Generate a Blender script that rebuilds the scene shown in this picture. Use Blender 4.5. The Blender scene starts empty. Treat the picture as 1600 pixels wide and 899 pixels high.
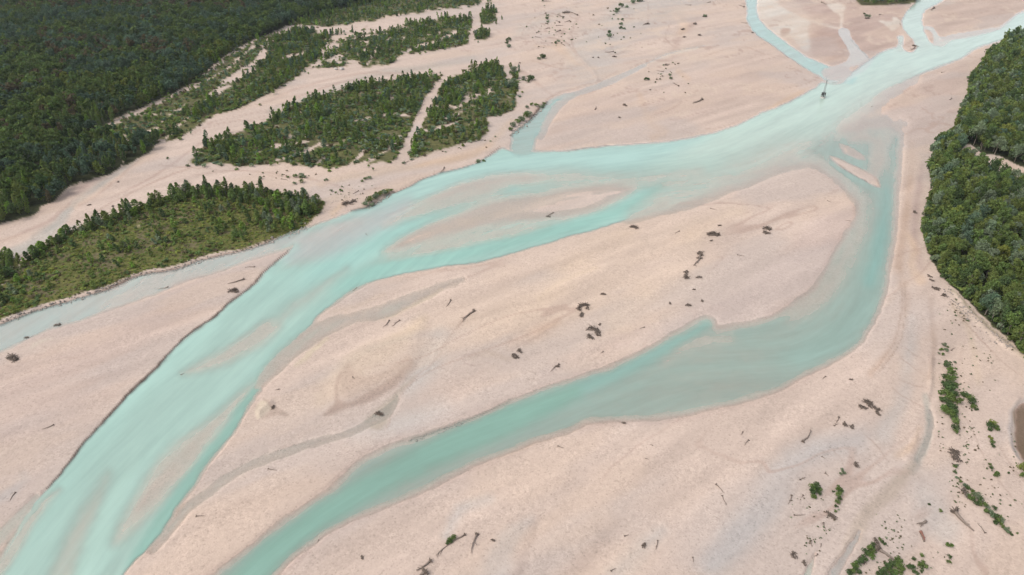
import bpy, math, random
import numpy as np

SC = bpy.context.scene
COL = SC.collection
rng = np.random.default_rng(11)
random.seed(11)

# ------------------------------------------------------------------ camera geometry
CAM_H, PITCH, FPX = 130.0, math.radians(32.6), 1600 * 24.0 / 36.0
CP, SP = math.cos(PITCH), math.sin(PITCH)
CX, CY = 800.0, 449.5

def gp(px, py, z=0.0):
    """ground point (world metres) seen at a position of the survey photo"""
    px = np.asarray(px, float); py = np.asarray(py, float)
    a = (px - CX) / FPX; b = -(py - CY) / FPX
    dy = CP + b * SP; dz = -SP + b * CP
    t = (z - CAM_H) / dz
    return a * t, dy * t

def proj(X, Y, Z=0.0):
    X = np.asarray(X, float); Y = np.asarray(Y, float); Z = np.asarray(Z, float) - CAM_H
    d = Y * CP - Z * SP; u = Y * SP + Z * CP
    return CX + FPX * X / d, CY - FPX * u / d

def scale_at(py):                       # photo pixels per metre on the ground
    return (py + 233.0) * CP / CAM_H

def lin(c, k=1.0):
    c = np.asarray(c, float) / 255.0
    return np.where(c <= 0.04045, c / 12.92, ((c + 0.055) / 1.055) ** 2.4) * k

# ------------------------------------------------------------------ noise
_T = np.random.default_rng(5).random((256, 256))
def vnoise(x, y):
    xi = np.floor(x).astype(np.int64); yi = np.floor(y).astype(np.int64)
    fx = x - xi; fy = y - yi
    fx = fx * fx * (3 - 2 * fx); fy = fy * fy * (3 - 2 * fy)
    a = _T[xi & 255, yi & 255]; b = _T[(xi + 1) & 255, yi & 255]
    c = _T[xi & 255, (yi + 1) & 255]; d = _T[(xi + 1) & 255, (yi + 1) & 255]
    return (a * (1 - fx) + b * fx) * (1 - fy) + (c * (1 - fx) + d * fx) * fy
def fbm(x, y, s, octv=4, seed=0.0):
    x = x / s + seed * 17.31; y = y / s + seed * 9.17
    v = np.zeros_like(x); a = 0.5; n = 0
    for _ in range(octv):
        v += a * vnoise(x, y); n += a
        x, y = x * 1.93 * 0.8 + y * 1.93 * 0.6 + 3.1, -x * 1.93 * 0.6 + y * 1.93 * 0.8 + 7.7; a *= 0.5
    return v / n
def sstep(a, b, x):
    t = np.clip((x - a) / (b - a), 0, 1)
    return t * t * (3 - 2 * t)

# ------------------------------------------------------------------ soft shapes
def smooth_line(P, closed, n=3):
    P = np.asarray(P, float); out = []; N = len(P)
    for i in range(N if closed else N - 1):
        if closed: p0, p1, p2, p3 = P[i - 1], P[i], P[(i + 1) % N], P[(i + 2) % N]
        else: p0, p1, p2, p3 = P[max(i - 1, 0)], P[i], P[i + 1], P[min(i + 2, N - 1)]
        for k in range(n):
            t = k / n
            out.append(0.5 * (2 * p1 + (p2 - p0) * t + (2 * p0 - 5 * p1 + 4 * p2 - p3) * t * t + (3 * p1 - p0 - 3 * p2 + p3) * t ** 3))
    if not closed: out.append(P[-1])
    return np.array(out)

def poly_sd(px, py, P):
    """signed distance, inside positive"""
    d2 = np.full(px.shape, 1e12); ins = np.zeros(px.shape, bool)
    Q = np.roll(P, -1, axis=0)
    for (x0, y0), (x1, y1) in zip(P[:, :2], Q[:, :2]):
        ex, ey = x1 - x0, y1 - y0
        L = ex * ex + ey * ey
        if L < 1e-9: continue
        wx = px - x0; wy = py - y0
        t = np.clip((wx * ex + wy * ey) / L, 0, 1)
        d2 = np.minimum(d2, (wx - ex * t) ** 2 + (wy - ey * t) ** 2)
        if y0 != y1:
            c = ((y0 > py) != (y1 > py)) & (px < x0 + (py - y0) * ex / ey)
            ins ^= c
    d = np.sqrt(d2)
    return np.where(ins, d, -d)

def poly_mask(px, py, P, f):
    P = smooth_line(P, True)
    m = np.zeros(px.shape)
    k = (px > P[:, 0].min() - f) & (px < P[:, 0].max() + f) & (py > P[:, 1].min() - f) & (py < P[:, 1].max() + f)
    if k.any(): m[k] = sstep(-f, f, poly_sd(px[k], py[k], P))
    return m

def stroke_mask(px, py, P, f):
    """P rows: x, y, half width (photo px)"""
    P = smooth_line(P, False)
    m = np.zeros(px.shape); R = P[:, 2].max() + f
    k = (px > P[:, 0].min() - R) & (px < P[:, 0].max() + R) & (py > P[:, 1].min() - R) & (py < P[:, 1].max() + R)
    if not k.any(): return m
    x = px[k]; y = py[k]; sd = np.full(x.shape, -1e9)
    for a, b in zip(P[:-1], P[1:]):
        ex, ey = b[0] - a[0], b[1] - a[1]; L = ex * ex + ey * ey
        if L < 1e-9: continue
        t = np.clip(((x - a[0]) * ex + (y - a[1]) * ey) / L, 0, 1)
        d = np.sqrt((x - a[0] - ex * t) ** 2 + (y - a[1] - ey * t) ** 2)
        sd = np.maximum(sd, a[2] + (b[2] - a[2]) * t - d)
    m[k] = sstep(-f, f, sd)
    return m

def inside(px, py, P):
    P = np.asarray(P, float)
    return poly_sd(np.asarray(px, float), np.asarray(py, float), P) > 0

# ------------------------------------------------------------------ the river bed, traced as plan shapes
# water: (shape, kind, amount of milky water 0..1, softness)
WATER = [
 # main channel
 ('p', 0.93, 3.5, [(1760,-40),(1680,-15),(1600,18),(1585,26),(1568,40),(1545,50),(1512,58),(1480,64),(1460,72),(1440,78),(1415,72),(1395,76),(1380,81),(1355,96),(1330,115),(1316,129),(1300,132),(1285,129),(1272,139),(1247,153),(1217,167),(1190,177),(1160,192),(1120,207),(1075,217),(1025,224),(955,228),(925,231),(887,236),(835,237),(805,238),(785,232),(768,242),(755,250),(732,261),(692,271),(662,282),(640,292),(612,304),(592,317),(575,326),(550,332),(507,347),(475,360),(462,372),(460,384),(450,397),(425,417),(407,437),(392,450),(362,474),(325,505),(275,545),(237,585),(200,620),(175,647),(150,674),(125,705),(100,737),(75,765),(45,800),(15,850),(-20,920),(-60,1000),(130,1000),(192,899),(225,862),(257,825),(272,795),(295,750),(312,725),(340,695),(362,668),(400,612),(425,567),(450,542),(482,507),(507,485),(535,462),(547,450),(575,440),(612,432),(650,425),(700,415),(750,410),(800,397),(850,382),(900,367),(940,357),(975,345),(1000,337),(1030,328),(1062,316),(1100,300),(1150,276),(1200,250),(1235,238),(1270,235),(1300,222),(1307,200),(1330,180),(1355,160),(1380,142),(1412,127),(1450,110),(1500,92),(1527,75),(1570,62),(1620,50),(1760,10)]),
 # shoaling along the lower bank of the upper reach
 ('s', 0.62, 26, [(1420,118,2),(1380,142,6),(1330,180,12),(1290,222,22),(1220,235,18),(1150,262,18),(1080,290,18),(1010,318,14),(985,330,8)]),
 ('s', 0.42, 20, [(1330,185,1),(1300,225,8),(1240,236,8),(1170,268,10),(1090,298,12),(1030,318,10)]),
 ('s', 0.48, 18, [(1090,272,8),(1020,280,12),(950,280,10),(880,277,12),(820,280,8)]),
 # left arm below the wooded island
 ('p', 0.60, 4, [(480,355),(432,375),(400,388),(325,406),(275,422),(217,433),(180,450),(140,463),(95,475),(50,488),(0,508),(-80,535),(-80,580),(0,549),(45,530),(75,518),(125,500),(200,473),(262,451),(275,443),(340,423),(400,404),(455,386)]),
 ('p', 0.46, 10, [(160,470),(240,445),(330,418),(400,398),(380,408),(300,434),(220,462),(160,480)]),
 # pale shoal below the island point
 ('p', 0.68, 14, [(600,325),(545,340),(480,362),(440,378),(466,384),(446,408),(430,425),(470,418),(520,398),(570,372),(620,345),(650,318),(640,308)]),
 ('s', 0.55, 12, [(470,378,3),(510,362,8),(560,350,6)]),
 ('s', 0.90, 9, [(462,420,2),(425,440,7),(395,462,8),(350,500,6),(330,520,2)]),
 # submerged bars
 ('p', 0.30, 12, [(800,270),(750,278),(700,293),(655,315),(615,342),(600,353),(645,340),(700,325),(752,310),(800,290),(850,278)]),
 ('p', 0.11, 13, [(840,300),(780,308),(735,325),(680,346),(640,366),(598,393),(640,386),(700,371),(760,358),(815,350),(880,342),(930,330),(968,312),(990,292),(940,288),(890,292)]),
 ('s', 0.04, 9, [(790,334,0),(850,325,3),(910,314,3),(945,307,1)]),
 ('p', 0.44, 14, [(800,352),(740,362),(680,375),(630,392),(580,415),(540,440),(505,470),(530,465),(575,432),(640,410),(700,396),(760,380),(830,368),(860,352)]),
 ('s', 0.9, 7, [(1030,288,0),(1008,298,2),(985,313,5),(955,335,7),(925,346,7),(890,356,7),(840,368,8),(800,380,8),(750,392,8),(690,402,9),(640,412,10),(590,422,10),(555,436,11),(520,462,10),(480,496,10),(450,524,9),(425,555,9),(405,585,8)]),
 ('s', 0.35, 6, [(985,340,3),(1010,330,5),(1040,318,4)]),
 ('p', 0.36, 13, [(420,500),(390,520),(340,550),(300,574),(284,584),(330,578),(375,560),(410,540),(440,512)]),
 ('s', 0.55, 12, [(540,420,4),(500,450,7),(460,480,8),(430,505,5)]),
 ('p', 0.30, 18, [(402,596),(375,615),(345,645),(300,675),(265,700),(238,735),(215,775),(190,820),(178,850),(200,835),(235,800),(265,765),(300,730),(330,690),(360,650),(398,612)]),
 ('s', 0.85, 7, [(400,606,5),(372,645,6),(348,680,7),(322,712,8),(300,745,8),(272,785,8),(248,815,9),(218,848,10),(180,890,13),(140,935,16)]),
 ('s', 0.55, 16, [(170,740,4),(145,790,14),(115,850,18),(95,910,18)]),
 ('s', 0.35, 10, [(95,765,2),(60,800,6),(25,850,8),(-5,900,8)]),
 ('s', 0.30, 6, [(60,775,3),(20,820,8),(-20,860,10)]),
 ('s', 0.97, 12, [(215,720,4),(180,780,8),(155,840,12),(130,910,16)]),
 # grey shallow stream on the central bar and its small outlet
 ('s', 0.34, 13, [(720,437,0),(687,450,3),(640,470,6),(600,486,6),(545,500,5),(500,515,8),(470,535,9),(440,560,9),(412,590,6)]),
 ('s', 0.30, 5, [(400,604,3),(420,575,6),(460,540,5)]),
 ('s', 0.30, 10, [(622,620,0),(608,642,6),(585,655,6),(550,675,3),(505,687,3),(470,697,3),(437,708,4),(400,724,4),(350,752,4),(312,782,5),(285,805,6),(262,830,6),(240,860,4)]),
 # right-hand channel
 ('p', 0.74, 11, [(1345,202),(1378,192),(1403,205),(1407,225),(1402,280),(1397,325),(1394,362),(1387,407),(1379,450),(1365,495),(1350,525),(1335,542),(1300,562),(1250,587),(1200,613),(1112,636),(1050,648),(1000,652),(925,656),(887,673),(837,687),(800,702),(725,733),(675,760),(625,780),(560,805),(520,825),(487,850),(455,872),(430,899),(380,960),(280,960),(335,899),(350,887),(400,852),(437,820),(475,793),(512,768),(540,743),(562,723),(600,702),(637,690),(682,675),(725,660),(775,643),(800,630),(850,612),(895,597),(950,583),(1007,555),(1037,532),(1075,510),(1100,500),(1112,501),(1120,515),(1150,511),(1200,501),(1225,490),(1255,472),(1277,450),(1290,430),(1302,412),(1315,385),(1328,362),(1340,345),(1345,330),(1340,308),(1325,290),(1300,270),(1280,252),(1250,240),(1290,222)]),
 ('s', 0.42, 17, [(1262,240,3),(1310,272,7),(1345,310,8),(1350,345,10),(1330,385,12),(1310,425,12),(1280,462,12),(1240,492,8)]),
 ('s', 0.14, 14, [(1325,200,6),(1368,192,11),(1408,196,8)]),
 ('s', 0.30, 10, [(1330,218,4),(1352,214,6),(1370,222,5)]),
 ('s', 0.42, 12, [(1395,205,4),(1378,225,14),(1372,255,14),(1362,280,6)]),
 ('s', 0.88, 17, [(1388,290,4),(1383,330,10),(1376,380,13),(1364,430,16),(1348,480,18),(1315,520,18),(1265,548,18),(1200,572,10)]),
 ('s', 0.80, 3, [(1298,255,2),(1325,272,4),(1352,287,4),(1372,300,5),(1382,320,6)]),
 ('p', 0.0, 2.5, [(1297,245),(1317,251),(1350,266),(1370,279),(1375,292),(1360,287),(1335,273),(1310,257)]),
 ('p', 0.10, 3, [(1312,226),(1330,232),(1352,246),(1345,249),(1322,240)]),
 ('p', 0.68, 22, [(1200,560),(1120,565),(1060,575),(990,605),(940,630),(990,640),(1080,632),(1180,605),(1240,580)]),
 ('s', 0.45, 14, [(1140,528,4),(1080,535,7),(1040,560,5)]),
 ('s', 0.93, 13, [(1104,504,2),(1078,522,6),(1040,545,8),(1000,565,10),(940,595,12),(870,625,15),(800,655,17),(720,690,17),(640,725,15),(580,758,14),(520,795,13),(470,828,15),(420,868,17),(360,930,20)]),
 ('s', 0.98, 7, [(860,628,3),(790,655,10),(720,685,10),(660,710,6)]),
 # side channel by the leaning bank trees
 ('p', 0.66, 4, [(803,242),(799,213),(812,200),(827,190),(840,177),(852,163),(868,153),(888,147),(882,153),(868,164),(856,182),(846,202),(836,222),(830,240)]),
 ('s', 0.40, 6, [(846,215,2),(862,182,3),(880,160,3),(902,146,1)]),
 ('s', 0.40, 3, [(880,150,2),(900,146,3),(912,142,2)]),
 ('s', 0.28, 3, [(900,146,3),(935,135,5),(970,120,4),(1007,102,3)]),
 ('s', 0.12, 2, [(1007,101,2),(1035,88,2.5),(1060,80,2),(1107,71,1)]),
 # upper braids
 ('p', 0.80, 2, [(1156,-30),(1160,-10),(1165,0),(1168,20),(1167,32),(1180,52),(1200,66),(1230,88),(1257,106),(1285,122),(1300,132),(1320,122),(1316,112),(1302,106),(1282,98),(1257,87),(1232,69),(1212,54),(1197,42),(1184,25),(1183,0),(1186,-30)]),
 ('p', 0.46, 2, [(1310,47),(1325,46),(1331,62),(1345,78),(1357,91),(1340,102),(1318,107),(1303,104),(1322,97),(1328,82),(1318,65)]),
 ('p', 0.30, 2, [(1302,104),(1320,103),(1330,116),(1310,126),(1290,122),(1285,110)]),
 ('p', 0.88, 2, [(1440,-30),(1432,0),(1420,15),(1410,32),(1413,47),(1428,64),(1432,80),(1462,78),(1456,68),(1446,50),(1440,32),(1447,15),(1475,0),(1490,-30)]),
 ('p', 0.70, 2, [(1400,80),(1404,66),(1402,58),(1410,56),(1412,66),(1412,80)]),
 ('p', 0.45, 2, [(1444,42),(1458,44),(1468,58),(1486,62),(1470,74),(1452,62)]),
 ('p', 0.0, 1.5, [(1444,46),(1456,50),(1460,62),(1456,69),(1449,58)]),
 ('p', 0.0, 1.8, [(1412,66),(1425,66),(1433,73),(1425,82),(1412,78)]),
 ('s', 0.20, 2, [(1472,62,3),(1500,55,3),(1530,50,3),(1560,44,2)]),
 # damp foreground channel and murky pit pool
 ('s', 0.16, 4, [(1452,640,3),(1455,665,5),(1448,695,5),(1436,720,4)]),
 ('s', 0.45, 4, [(1345,830,2),(1325,865,5),(1302,899,7),(1280,940,8)]),
 ('s', 0.40, 2, [(1275,868,1),(1268,885,4),(1258,910,6)]),
 ('p', 0.72, 3, [(1588,650),(1592,636),(1612,630),(1650,650),(1655,690),(1612,724),(1596,712),(1588,690)]),
]
# tint of the milky water (display colour of the water body)
WATER_TINT = [
 ((180,216,202), None, None),
 ((206,226,210), 'p', (40, [(1700,-60),(1400,-60),(1380,60),(1300,110),(1180,170),(1020,215),(1000,255),(1150,260),(1330,200),(1700,80)])),
 ((186,220,208), 'p', (18, [(1120,200),(1000,220),(860,232),(740,255),(640,290),(560,330),(600,345),(700,300),(860,272),(1000,262)])),
 ((174,216,203), 's', (14, [(800,300,8),(700,330,12),(600,370,16),(520,415,18),(460,470,14)])),
 ((168,214,199), 's', (8, [(1040,285,4),(955,335,9),(840,368,10),(690,402,11),(590,422,12),(520,462,12),(450,524,12),(405,585,10)])),
 ((184,214,200), 'p', (40, [(460,450),(330,510),(200,640),(90,780),(-40,960),(200,960),(300,760),(400,600),(520,470)])),
 ((160,202,186), 's', (8, [(405,600,8),(348,680,9),(300,745,11),(250,825,16),(215,890,16)])),
 ((188,218,203), 's', (14, [(215,700,6),(160,830,12),(125,910,16)])),
 ((164,191,178), 'p', (14, [(1340,200),(1410,190),(1410,300),(1395,420),(1370,520),(1300,570),(1200,620),(1000,660),(860,690),(700,760),(540,830),(420,950),(260,960),(450,790),(620,690),(860,600),(1040,520),(1110,495),(1210,495),(1290,420),(1340,345),(1330,290),(1260,235)])),
 ((150,190,178), 's', (10, [(1385,300,4),(1383,330,8),(1374,390,10),(1358,440,8)])),
 ((156,192,179), 's', (8, [(1106,504,5),(1040,543,9),(980,572,10),(900,608,12)])),
 ((150,188,171), 's', (12, [(900,612,10),(800,655,22),(700,700,24),(580,758,20),(470,828,20),(360,930,28)])),
 ((188,212,204), 'p', (6, [(480,352),(400,384),(275,418),(140,460),(0,505),(-80,535),(-80,590),(0,552),(75,520),(200,475),(340,425),(430,396)])),
 ((196,212,206), 'p', (14, [(600,325),(480,362),(440,378),(466,384),(446,408),(520,398),(620,345),(640,312)])),
 ((168,206,196), 'p', (3, [(800,242),(798,210),(852,160),(905,143),(870,180),(842,235)])),
 ((174,206,192), 's', (5, [(720,437,5),(640,470,8),(545,500,10),(470,535,12),(412,590,8)])),
 ((168,202,188), 's', (5, [(620,615,4),(585,655,10),(505,687,6),(350,752,7),(285,805,8),(240,860,8)])),
 ((184,218,207), 'p', (4, [(1150,-30),(1190,-30),(1200,60),(1330,110),(1310,130),(1150,60)])),
 ((205,216,206), 'p', (4, [(1300,40),(1330,40),(1365,92),(1320,128),(1285,125),(1300,100)])),
 ((172,190,186), 's', (8, [(1452,630,8),(1436,730,8),(1345,830,8),(1280,940,16)])),
 ((122,102,78), 'p', (3, [(1578,630),(1660,620),(1670,700),(1612,734),(1580,700)])),
]
# bed and gravel tones: (display colour, amount, softness, shape)
TONE = [
 ((240,214,192), 0.7, 40, 'p', [(1000,340),(860,400),(640,500),(520,590),(440,650),(620,600),(760,560),(920,540),(1060,490),(1110,400),(1090,350)]),
 ((240,212,184), 0.4, 26, 's', [(980,370,10),(900,410,16),(860,470,18),(790,500,14),(740,520,10)]),
 ((241,214,186), 0.45, 22, 's', [(1010,462,10),(960,500,14),(980,520,8)]),
 ((241,214,186), 0.45, 20, 's', [(1080,366,14),(1120,345,14),(1160,330,8)]),
 ((241,214,183), 0.7, 12, 's', [(660,500,6),(610,545,16),(560,570,18),(515,610,16),(500,625,10)]),
 ((178,148,128), 0.95, 3.5, 'p', [(536,582),(529,600),(527,618),(534,628),(550,630),(575,614),(590,606),(612,592),(630,578),(641,566),(646,574),(626,596),(586,623),(545,637),(508,650),(512,642),(524,632),(522,610),(526,592)]),
 ((208,178,154), 0.75, 7, 'p', [(545,570),(560,590),(590,588),(620,572),(635,560),(640,566),(610,592),(575,612),(545,628),(530,620),(532,590)]),
 ((196,168,150), 0.6, 5, 's', [(648,575,4),(625,595,6),(585,620,5),(545,636,4),(515,648,2)]),
 ((212,208,200), 0.55, 18, 's', [(690,530,12),(660,580,16),(640,610,8)]),
 ((232,196,168), 0.5, 10, 's', [(800,540,5),(840,520,8),(870,505,4)]),
 ((206,180,156), 0.5, 5, 's', [(735,560,3),(760,552,5),(798,564,3)]),
 ((214,207,200), 0.55, 24, 's', [(690,640,10),(640,660,20),(560,680,10)]),
 ((222,198,186), 0.5, 16, 'p', [(900,560),(1000,530),(1080,490),(1200,420),(1290,330),(1340,340),(1300,420),(1200,500),(1050,520)]),
 ((214,190,178), 0.45, 10, 's', [(1006,514,3),(960,535,8),(900,560,8),(850,590,6)]),
 ((206,180,164), 0.5, 7, 's', [(1200,258,4),(1260,250,6),(1320,295,6),(1342,335,6),(1318,380,6),(1280,440,6),(1220,490,6)]),
 ((236,210,190), 0.5, 7, 's', [(940,352,3),(880,372,5),(800,398,6),(700,418,5),(620,434,4)]),
 ((232,206,182), 0.5, 4, 's', [(600,460,2),(560,478,3),(520,490,2)]),
 ((232,208,180), 0.5, 4, 's', [(690,452,2),(650,476,3),(600,500,3)]),
 ((236,216,188), 0.8, 3, 's', [(510,530,2),(490,548,4),(475,562,4),(460,572,1)]),
 ((246,230,200), 1.0, 2, 'p', [(408,626),(422,632),(424,640),(412,650),(400,656),(398,642)]),
 ((168,144,128), 0.85, 2.5, 'p', [(412,624),(432,636),(452,650),(430,650),(408,654),(424,640)]),
 ((188,172,148), 0.65, 5, 'p', [(650,588),(630,612),(614,640),(602,664),(588,672),(572,656),(590,640),(616,616)]),
 # paler dry bar lower centre
 ((226,206,194), 0.5, 30, 'p', [(640,690),(800,640),(900,680),(760,740),(560,830),(470,899),(420,899),(500,800)]),
 ((206,202,198), 0.6, 22, 's', [(1340,690,14),(1240,720,22),(1190,800,26),(1120,880,26)]),
 ((206,203,198), 0.5, 16, 's', [(1030,830,5),(1000,860,12),(960,899,14)]),
 ((204,199,194), 0.6, 12, 's', [(830,820,8),(790,850,16),(770,899,20)]),
 ((196,174,160), 0.5, 14, 's', [(960,820,8),(930,860,14),(890,910,16)]),
 ((188,164,150), 0.5, 10, 's', [(838,812,4),(822,850,8),(808,910,8)]),
 ((214,208,202), 0.6, 10, 's', [(700,840,5),(720,800,8),(760,780,8)]),
 ((228,196,166), 0.7, 6, 's', [(960,640,3),(890,668,5),(830,690,5),(780,712,3)]),
 # left bar
 ((214,190,177), 0.5, 30, 'p', [(430,400),(330,470),(200,600),(100,720),(0,800),(-60,700),(-60,580),(60,540),(240,470)]),
 ((230,204,186), 0.5, 16, 's', [(380,440,8),(260,530,14),(160,640,14),(60,730,14)]),
 ((238,222,200), 0.8, 2.5, 's', [(80,531,0.8),(60,538,3),(48,546,1)]),
 ((220,212,198), 0.7, 2.5, 's', [(40,532,0.8),(24,538,4),(4,548,4)]),
 ((202,196,190), 0.5, 8, 's', [(40,745,5),(20,765,8),(0,780,6)]),
 # upper plain
 ((212,204,194), 0.55, 16, 'p', [(1000,-20),(940,30),(900,60),(880,100),(920,130),(960,110),(990,60),(1060,20),(1160,-20)]),
 ((210,202,190), 0.5, 10, 'p', [(920,10),(860,22),(820,36),(800,60),(826,50),(880,26)]),
 ((224,204,190), 0.6, 10, 's', [(830,40,6),(850,70,8),(870,110,8)]),
 ((206,176,158), 0.5, 3, 's', [(812,110,2),(850,140,2),(862,150,2)]),
 ((232,196,164), 0.6, 6, 's', [(1000,150,3),(1018,195,6),(1040,205,4),(1020,215,6)]),
 ((236,204,176), 0.6, 6, 's', [(870,70,6),(900,100,4),(930,108,3)]),
 ((234,200,170), 0.6, 4, 's', [(1060,112,4),(1075,124,5)]),
 ((240,214,190), 0.8, 2, 's', [(940,78,1),(946,72,2.5),(956,69,1)]),
 ((205,176,160), 0.5, 6, 's', [(1090,30,4),(1060,60,5),(1050,90,4)]),
 ((236,206,180), 0.6, 5, 's', [(1056,28,4),(1070,40,7),(1062,52,4)]),
 ((196,186,176), 0.7, 1.5, 's', [(1010,98,1),(1035,86,1.4),(1060,79,1.4),(1107,71,0.6)]),
 ((234,222,206), 0.8, 1.5, 's', [(1012,101,1),(1040,90,1.6),(1065,82,1.6),(1090,76,0.8)]),
 ((238,210,190), 0.7, 3, 's', [(1120,130,1),(1140,122,2),(1155,118,1)]),
 ((206,179,165), 0.85, 8, 'p', [(1222,-40),(1262,20),(1276,40),(1272,72),(1264,86),(1290,98),(1318,98),(1322,80),(1330,88),(1345,92),(1380,80),(1398,70),(1402,52),(1412,20),(1424,-10),(1424,-40)]),
 # pale silt flats of the upper braids
 ((240,228,214), 0.95, 2.5, 'p', [(1165,-20),(1212,-20),(1215,5),(1240,22),(1266,34),(1262,46),(1267,72),(1258,80),(1245,68),(1236,58),(1218,60),(1210,52),(1195,40),(1184,22)]),
 ((206,178,160), 0.9, 2, 'p', [(1220,46),(1235,46),(1232,54),(1222,58)]),
 ((240,224,208), 0.95, 2, 'p', [(1284,-10),(1304,2),(1322,10),(1318,20),(1316,46),(1312,48),(1312,26),(1296,14)]),
 ((238,220,204), 0.8, 2, 's', [(1268,34,1.5),(1290,40,2),(1312,46,2)]),
 ((240,226,210), 0.9, 1.8, 'p', [(1373,32),(1392,34),(1395,27),(1404,30),(1408,38),(1394,49),(1388,44)]),
 ((240,226,208), 0.85, 1.8, 's', [(1444,26,2),(1450,20,3),(1466,10,4),(1490,3,3)]),
 ((238,222,206), 0.8, 1.8, 's', [(1470,62,1.5),(1500,54,2.2),(1530,48,2.2),(1562,42,1.5)]),
 ((232,206,180), 0.6, 6, 's', [(1470,20,4),(1490,24,6)]),
 ((212,186,170), 0.6, 14, 'p', [(1460,-20),(1455,40),(1500,50),(1560,36),(1600,10),(1640,-30)]),
 ((214,188,173), 0.6, 18, 'p', [(1340,180),(1400,142),(1460,118),(1508,104),(1500,150),(1480,200),(1440,225),(1410,215),(1400,190)]),
 ((220,194,178), 0.5, 30, 'p', [(860,170),(1000,150),(1100,110),(1200,90),(1260,118),(1180,165),(1060,205),(920,222),(850,228)]),
 ((206,176,160), 0.7, 6, 'p', [(1270,40),(1310,60),(1325,95),(1290,100),(1268,80)]),
 ((232,198,168), 0.6, 3, 's', [(1200,172,2),(1240,150,3),(1262,138,2)]),
 ((240,216,196), 0.7, 8, 's', [(1290,215,3),(1330,190,4),(1380,150,3)]),
 # right bank strip
 ((216,186,164), 0.7, 7, 's', [(1425,225,4),(1420,300,6),(1412,360,7),(1405,420,7),(1415,470,7),(1405,520,6),(1380,560,5),(1360,585,3)]),
 ((202,176,164), 0.75, 6, 's', [(1440,260,4),(1432,320,5),(1428,370,5),(1440,420,5)]),
 ((234,204,178), 0.75, 6, 's', [(1420,370,4),(1430,395,7),(1425,420,6),(1440,440,8)]),
 ((208,200,192), 0.5, 12, 's', [(1425,500,8),(1420,560,10),(1410,620,12),(1380,680,16)]),
 ((206,180,162), 0.6, 4, 's', [(1455,470,4),(1458,520,4),(1458,560,4),(1452,590,4)]),
 ((190,186,174), 0.7, 4, 's', [(1446,620,4),(1452,660,5),(1446,700,7),(1425,735,7)]),
 ((200,178,154), 0.6, 8, 's', [(1425,730,8),(1395,765,12),(1360,795,10),(1340,840,10)]),
 ((228,198,172), 0.6, 6, 's', [(1437,670,2),(1432,690,4),(1420,705,7),(1400,712,5)]),
 ((212,206,198), 0.5, 18, 's', [(1440,745,8),(1450,790,20),(1480,830,20)]),
 ((226,202,176), 0.6, 6, 's', [(1530,600,4),(1515,520,4),(1490,480,5)]),
 ((222,200,180), 0.7, 3, 's', [(1478,452,2),(1505,485,3),(1540,515,3),(1570,540,3),(1600,562,3)]),
 ((206,190,160), 0.7, 3, 's', [(1487,455,2),(1520,490,2.5),(1555,520,2.5),(1600,560,3)]),
 ((230,204,182), 0.8, 4, 's', [(1505,232,3),(1525,242,5),(1560,254,6),(1600,270,7),(1700,305,8)]),
 ((196,184,176), 0.7, 3, 's', [(1610,622,4),(1585,636,3),(1577,660,3),(1580,695,3),(1592,718,3)]),
 ((158,134,104), 0.9, 3, 'p', [(1584,652),(1592,640),(1640,640),(1650,690),(1604,716),(1590,690)]),
 ((226,202,174), 0.7, 4, 's', [(1600,722,3),(1590,700,2),(1582,680,2)]),
 # dry grey channels of the left plain
 ((198,194,184), 0.6, 5, 's', [(0,404,6),(40,388,8),(72,366,8),(95,345,7),(118,318,5),(150,295,4),(185,270,4),(215,250,4),(240,228,3)]),
 ((194,190,182), 0.5, 4, 's', [(75,372,3),(110,360,5),(125,352,4)]),
 ((196,166,152), 0.75, 1.6, 's', [(250,222,0.8),(205,262,1.2),(160,300,1.2),(125,322,1.0)]),
 ((198,168,154), 0.7, 1.4, 's', [(330,215,0.6),(300,236,1),(262,262,1.2),(215,290,1.0),(170,312,0.6)]),
 ((196,166,150), 0.7, 1.2, 's', [(300,262,0.6),(250,280,1),(200,305,1),(150,332,0.6)]),
 ((240,212,190), 0.6, 3, 's', [(240,240,2),(190,275,3),(120,325,3)]),
 ((194,164,150), 0.7, 1.2, 's', [(430,168,0.5),(500,140,0.9),(570,122,0.9),(650,110,0.7),(720,92,0.4)]),
 ((206,178,166), 0.5, 6, 's', [(60,330,3),(120,300,4),(170,262,4),(240,215,4)]),
 ((198,168,154), 0.5, 2, 's', [(0,380,2),(60,355,2),(88,338,2),(110,318,2)]),
 ((206,196,182), 0.5, 4, 's', [(420,175,3),(500,150,5),(580,118,5),(660,108,5),(740,92,5)]),
 ((210,178,160), 0.5, 2, 's', [(405,165,1),(440,150,1.5),(480,135,1),(560,116,1.5),(640,116,1)]),
 ((232,200,170), 0.7, 5, 's', [(500,290,4),(540,278,5),(600,268,6),(680,255,6),(740,240,5),(775,215,4),(800,190,4)]),
 ((236,206,176), 0.6, 5, 's', [(500,320,4),(530,310,6),(550,300,5),(520,335,4)]),
 ((204,174,156), 0.5, 2, 's', [(420,275,1),(470,278,2),(520,290,2),(560,300,2),(600,295,1)]),
 # flood scars and dry runnels
 ((196,168,154), 0.6, 1.2, 's', [(812,62,0.56),(828,34,0.84),(868,16,0.93),(912,4,0.56)]),
 ((198,172,158), 0.6, 1.5, 's', [(906,26,0.74),(892,52,1.12),(900,84,1.12),(934,126,0.74)]),
 ((196,168,152), 0.6, 1.2, 's', [(985,72,0.56),(962,88,0.93),(944,78,0.74)]),
 ((196,170,158), 0.6, 1.0, 's', [(1011,2,0.56),(1014,20,0.74),(1011,38,0.56)]),
 ((194,164,148), 0.6, 1.2, 's', [(965,112,0.46),(935,128,0.93),(900,138,0.93),(868,148,0.93),(850,162,0.56)]),
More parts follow.
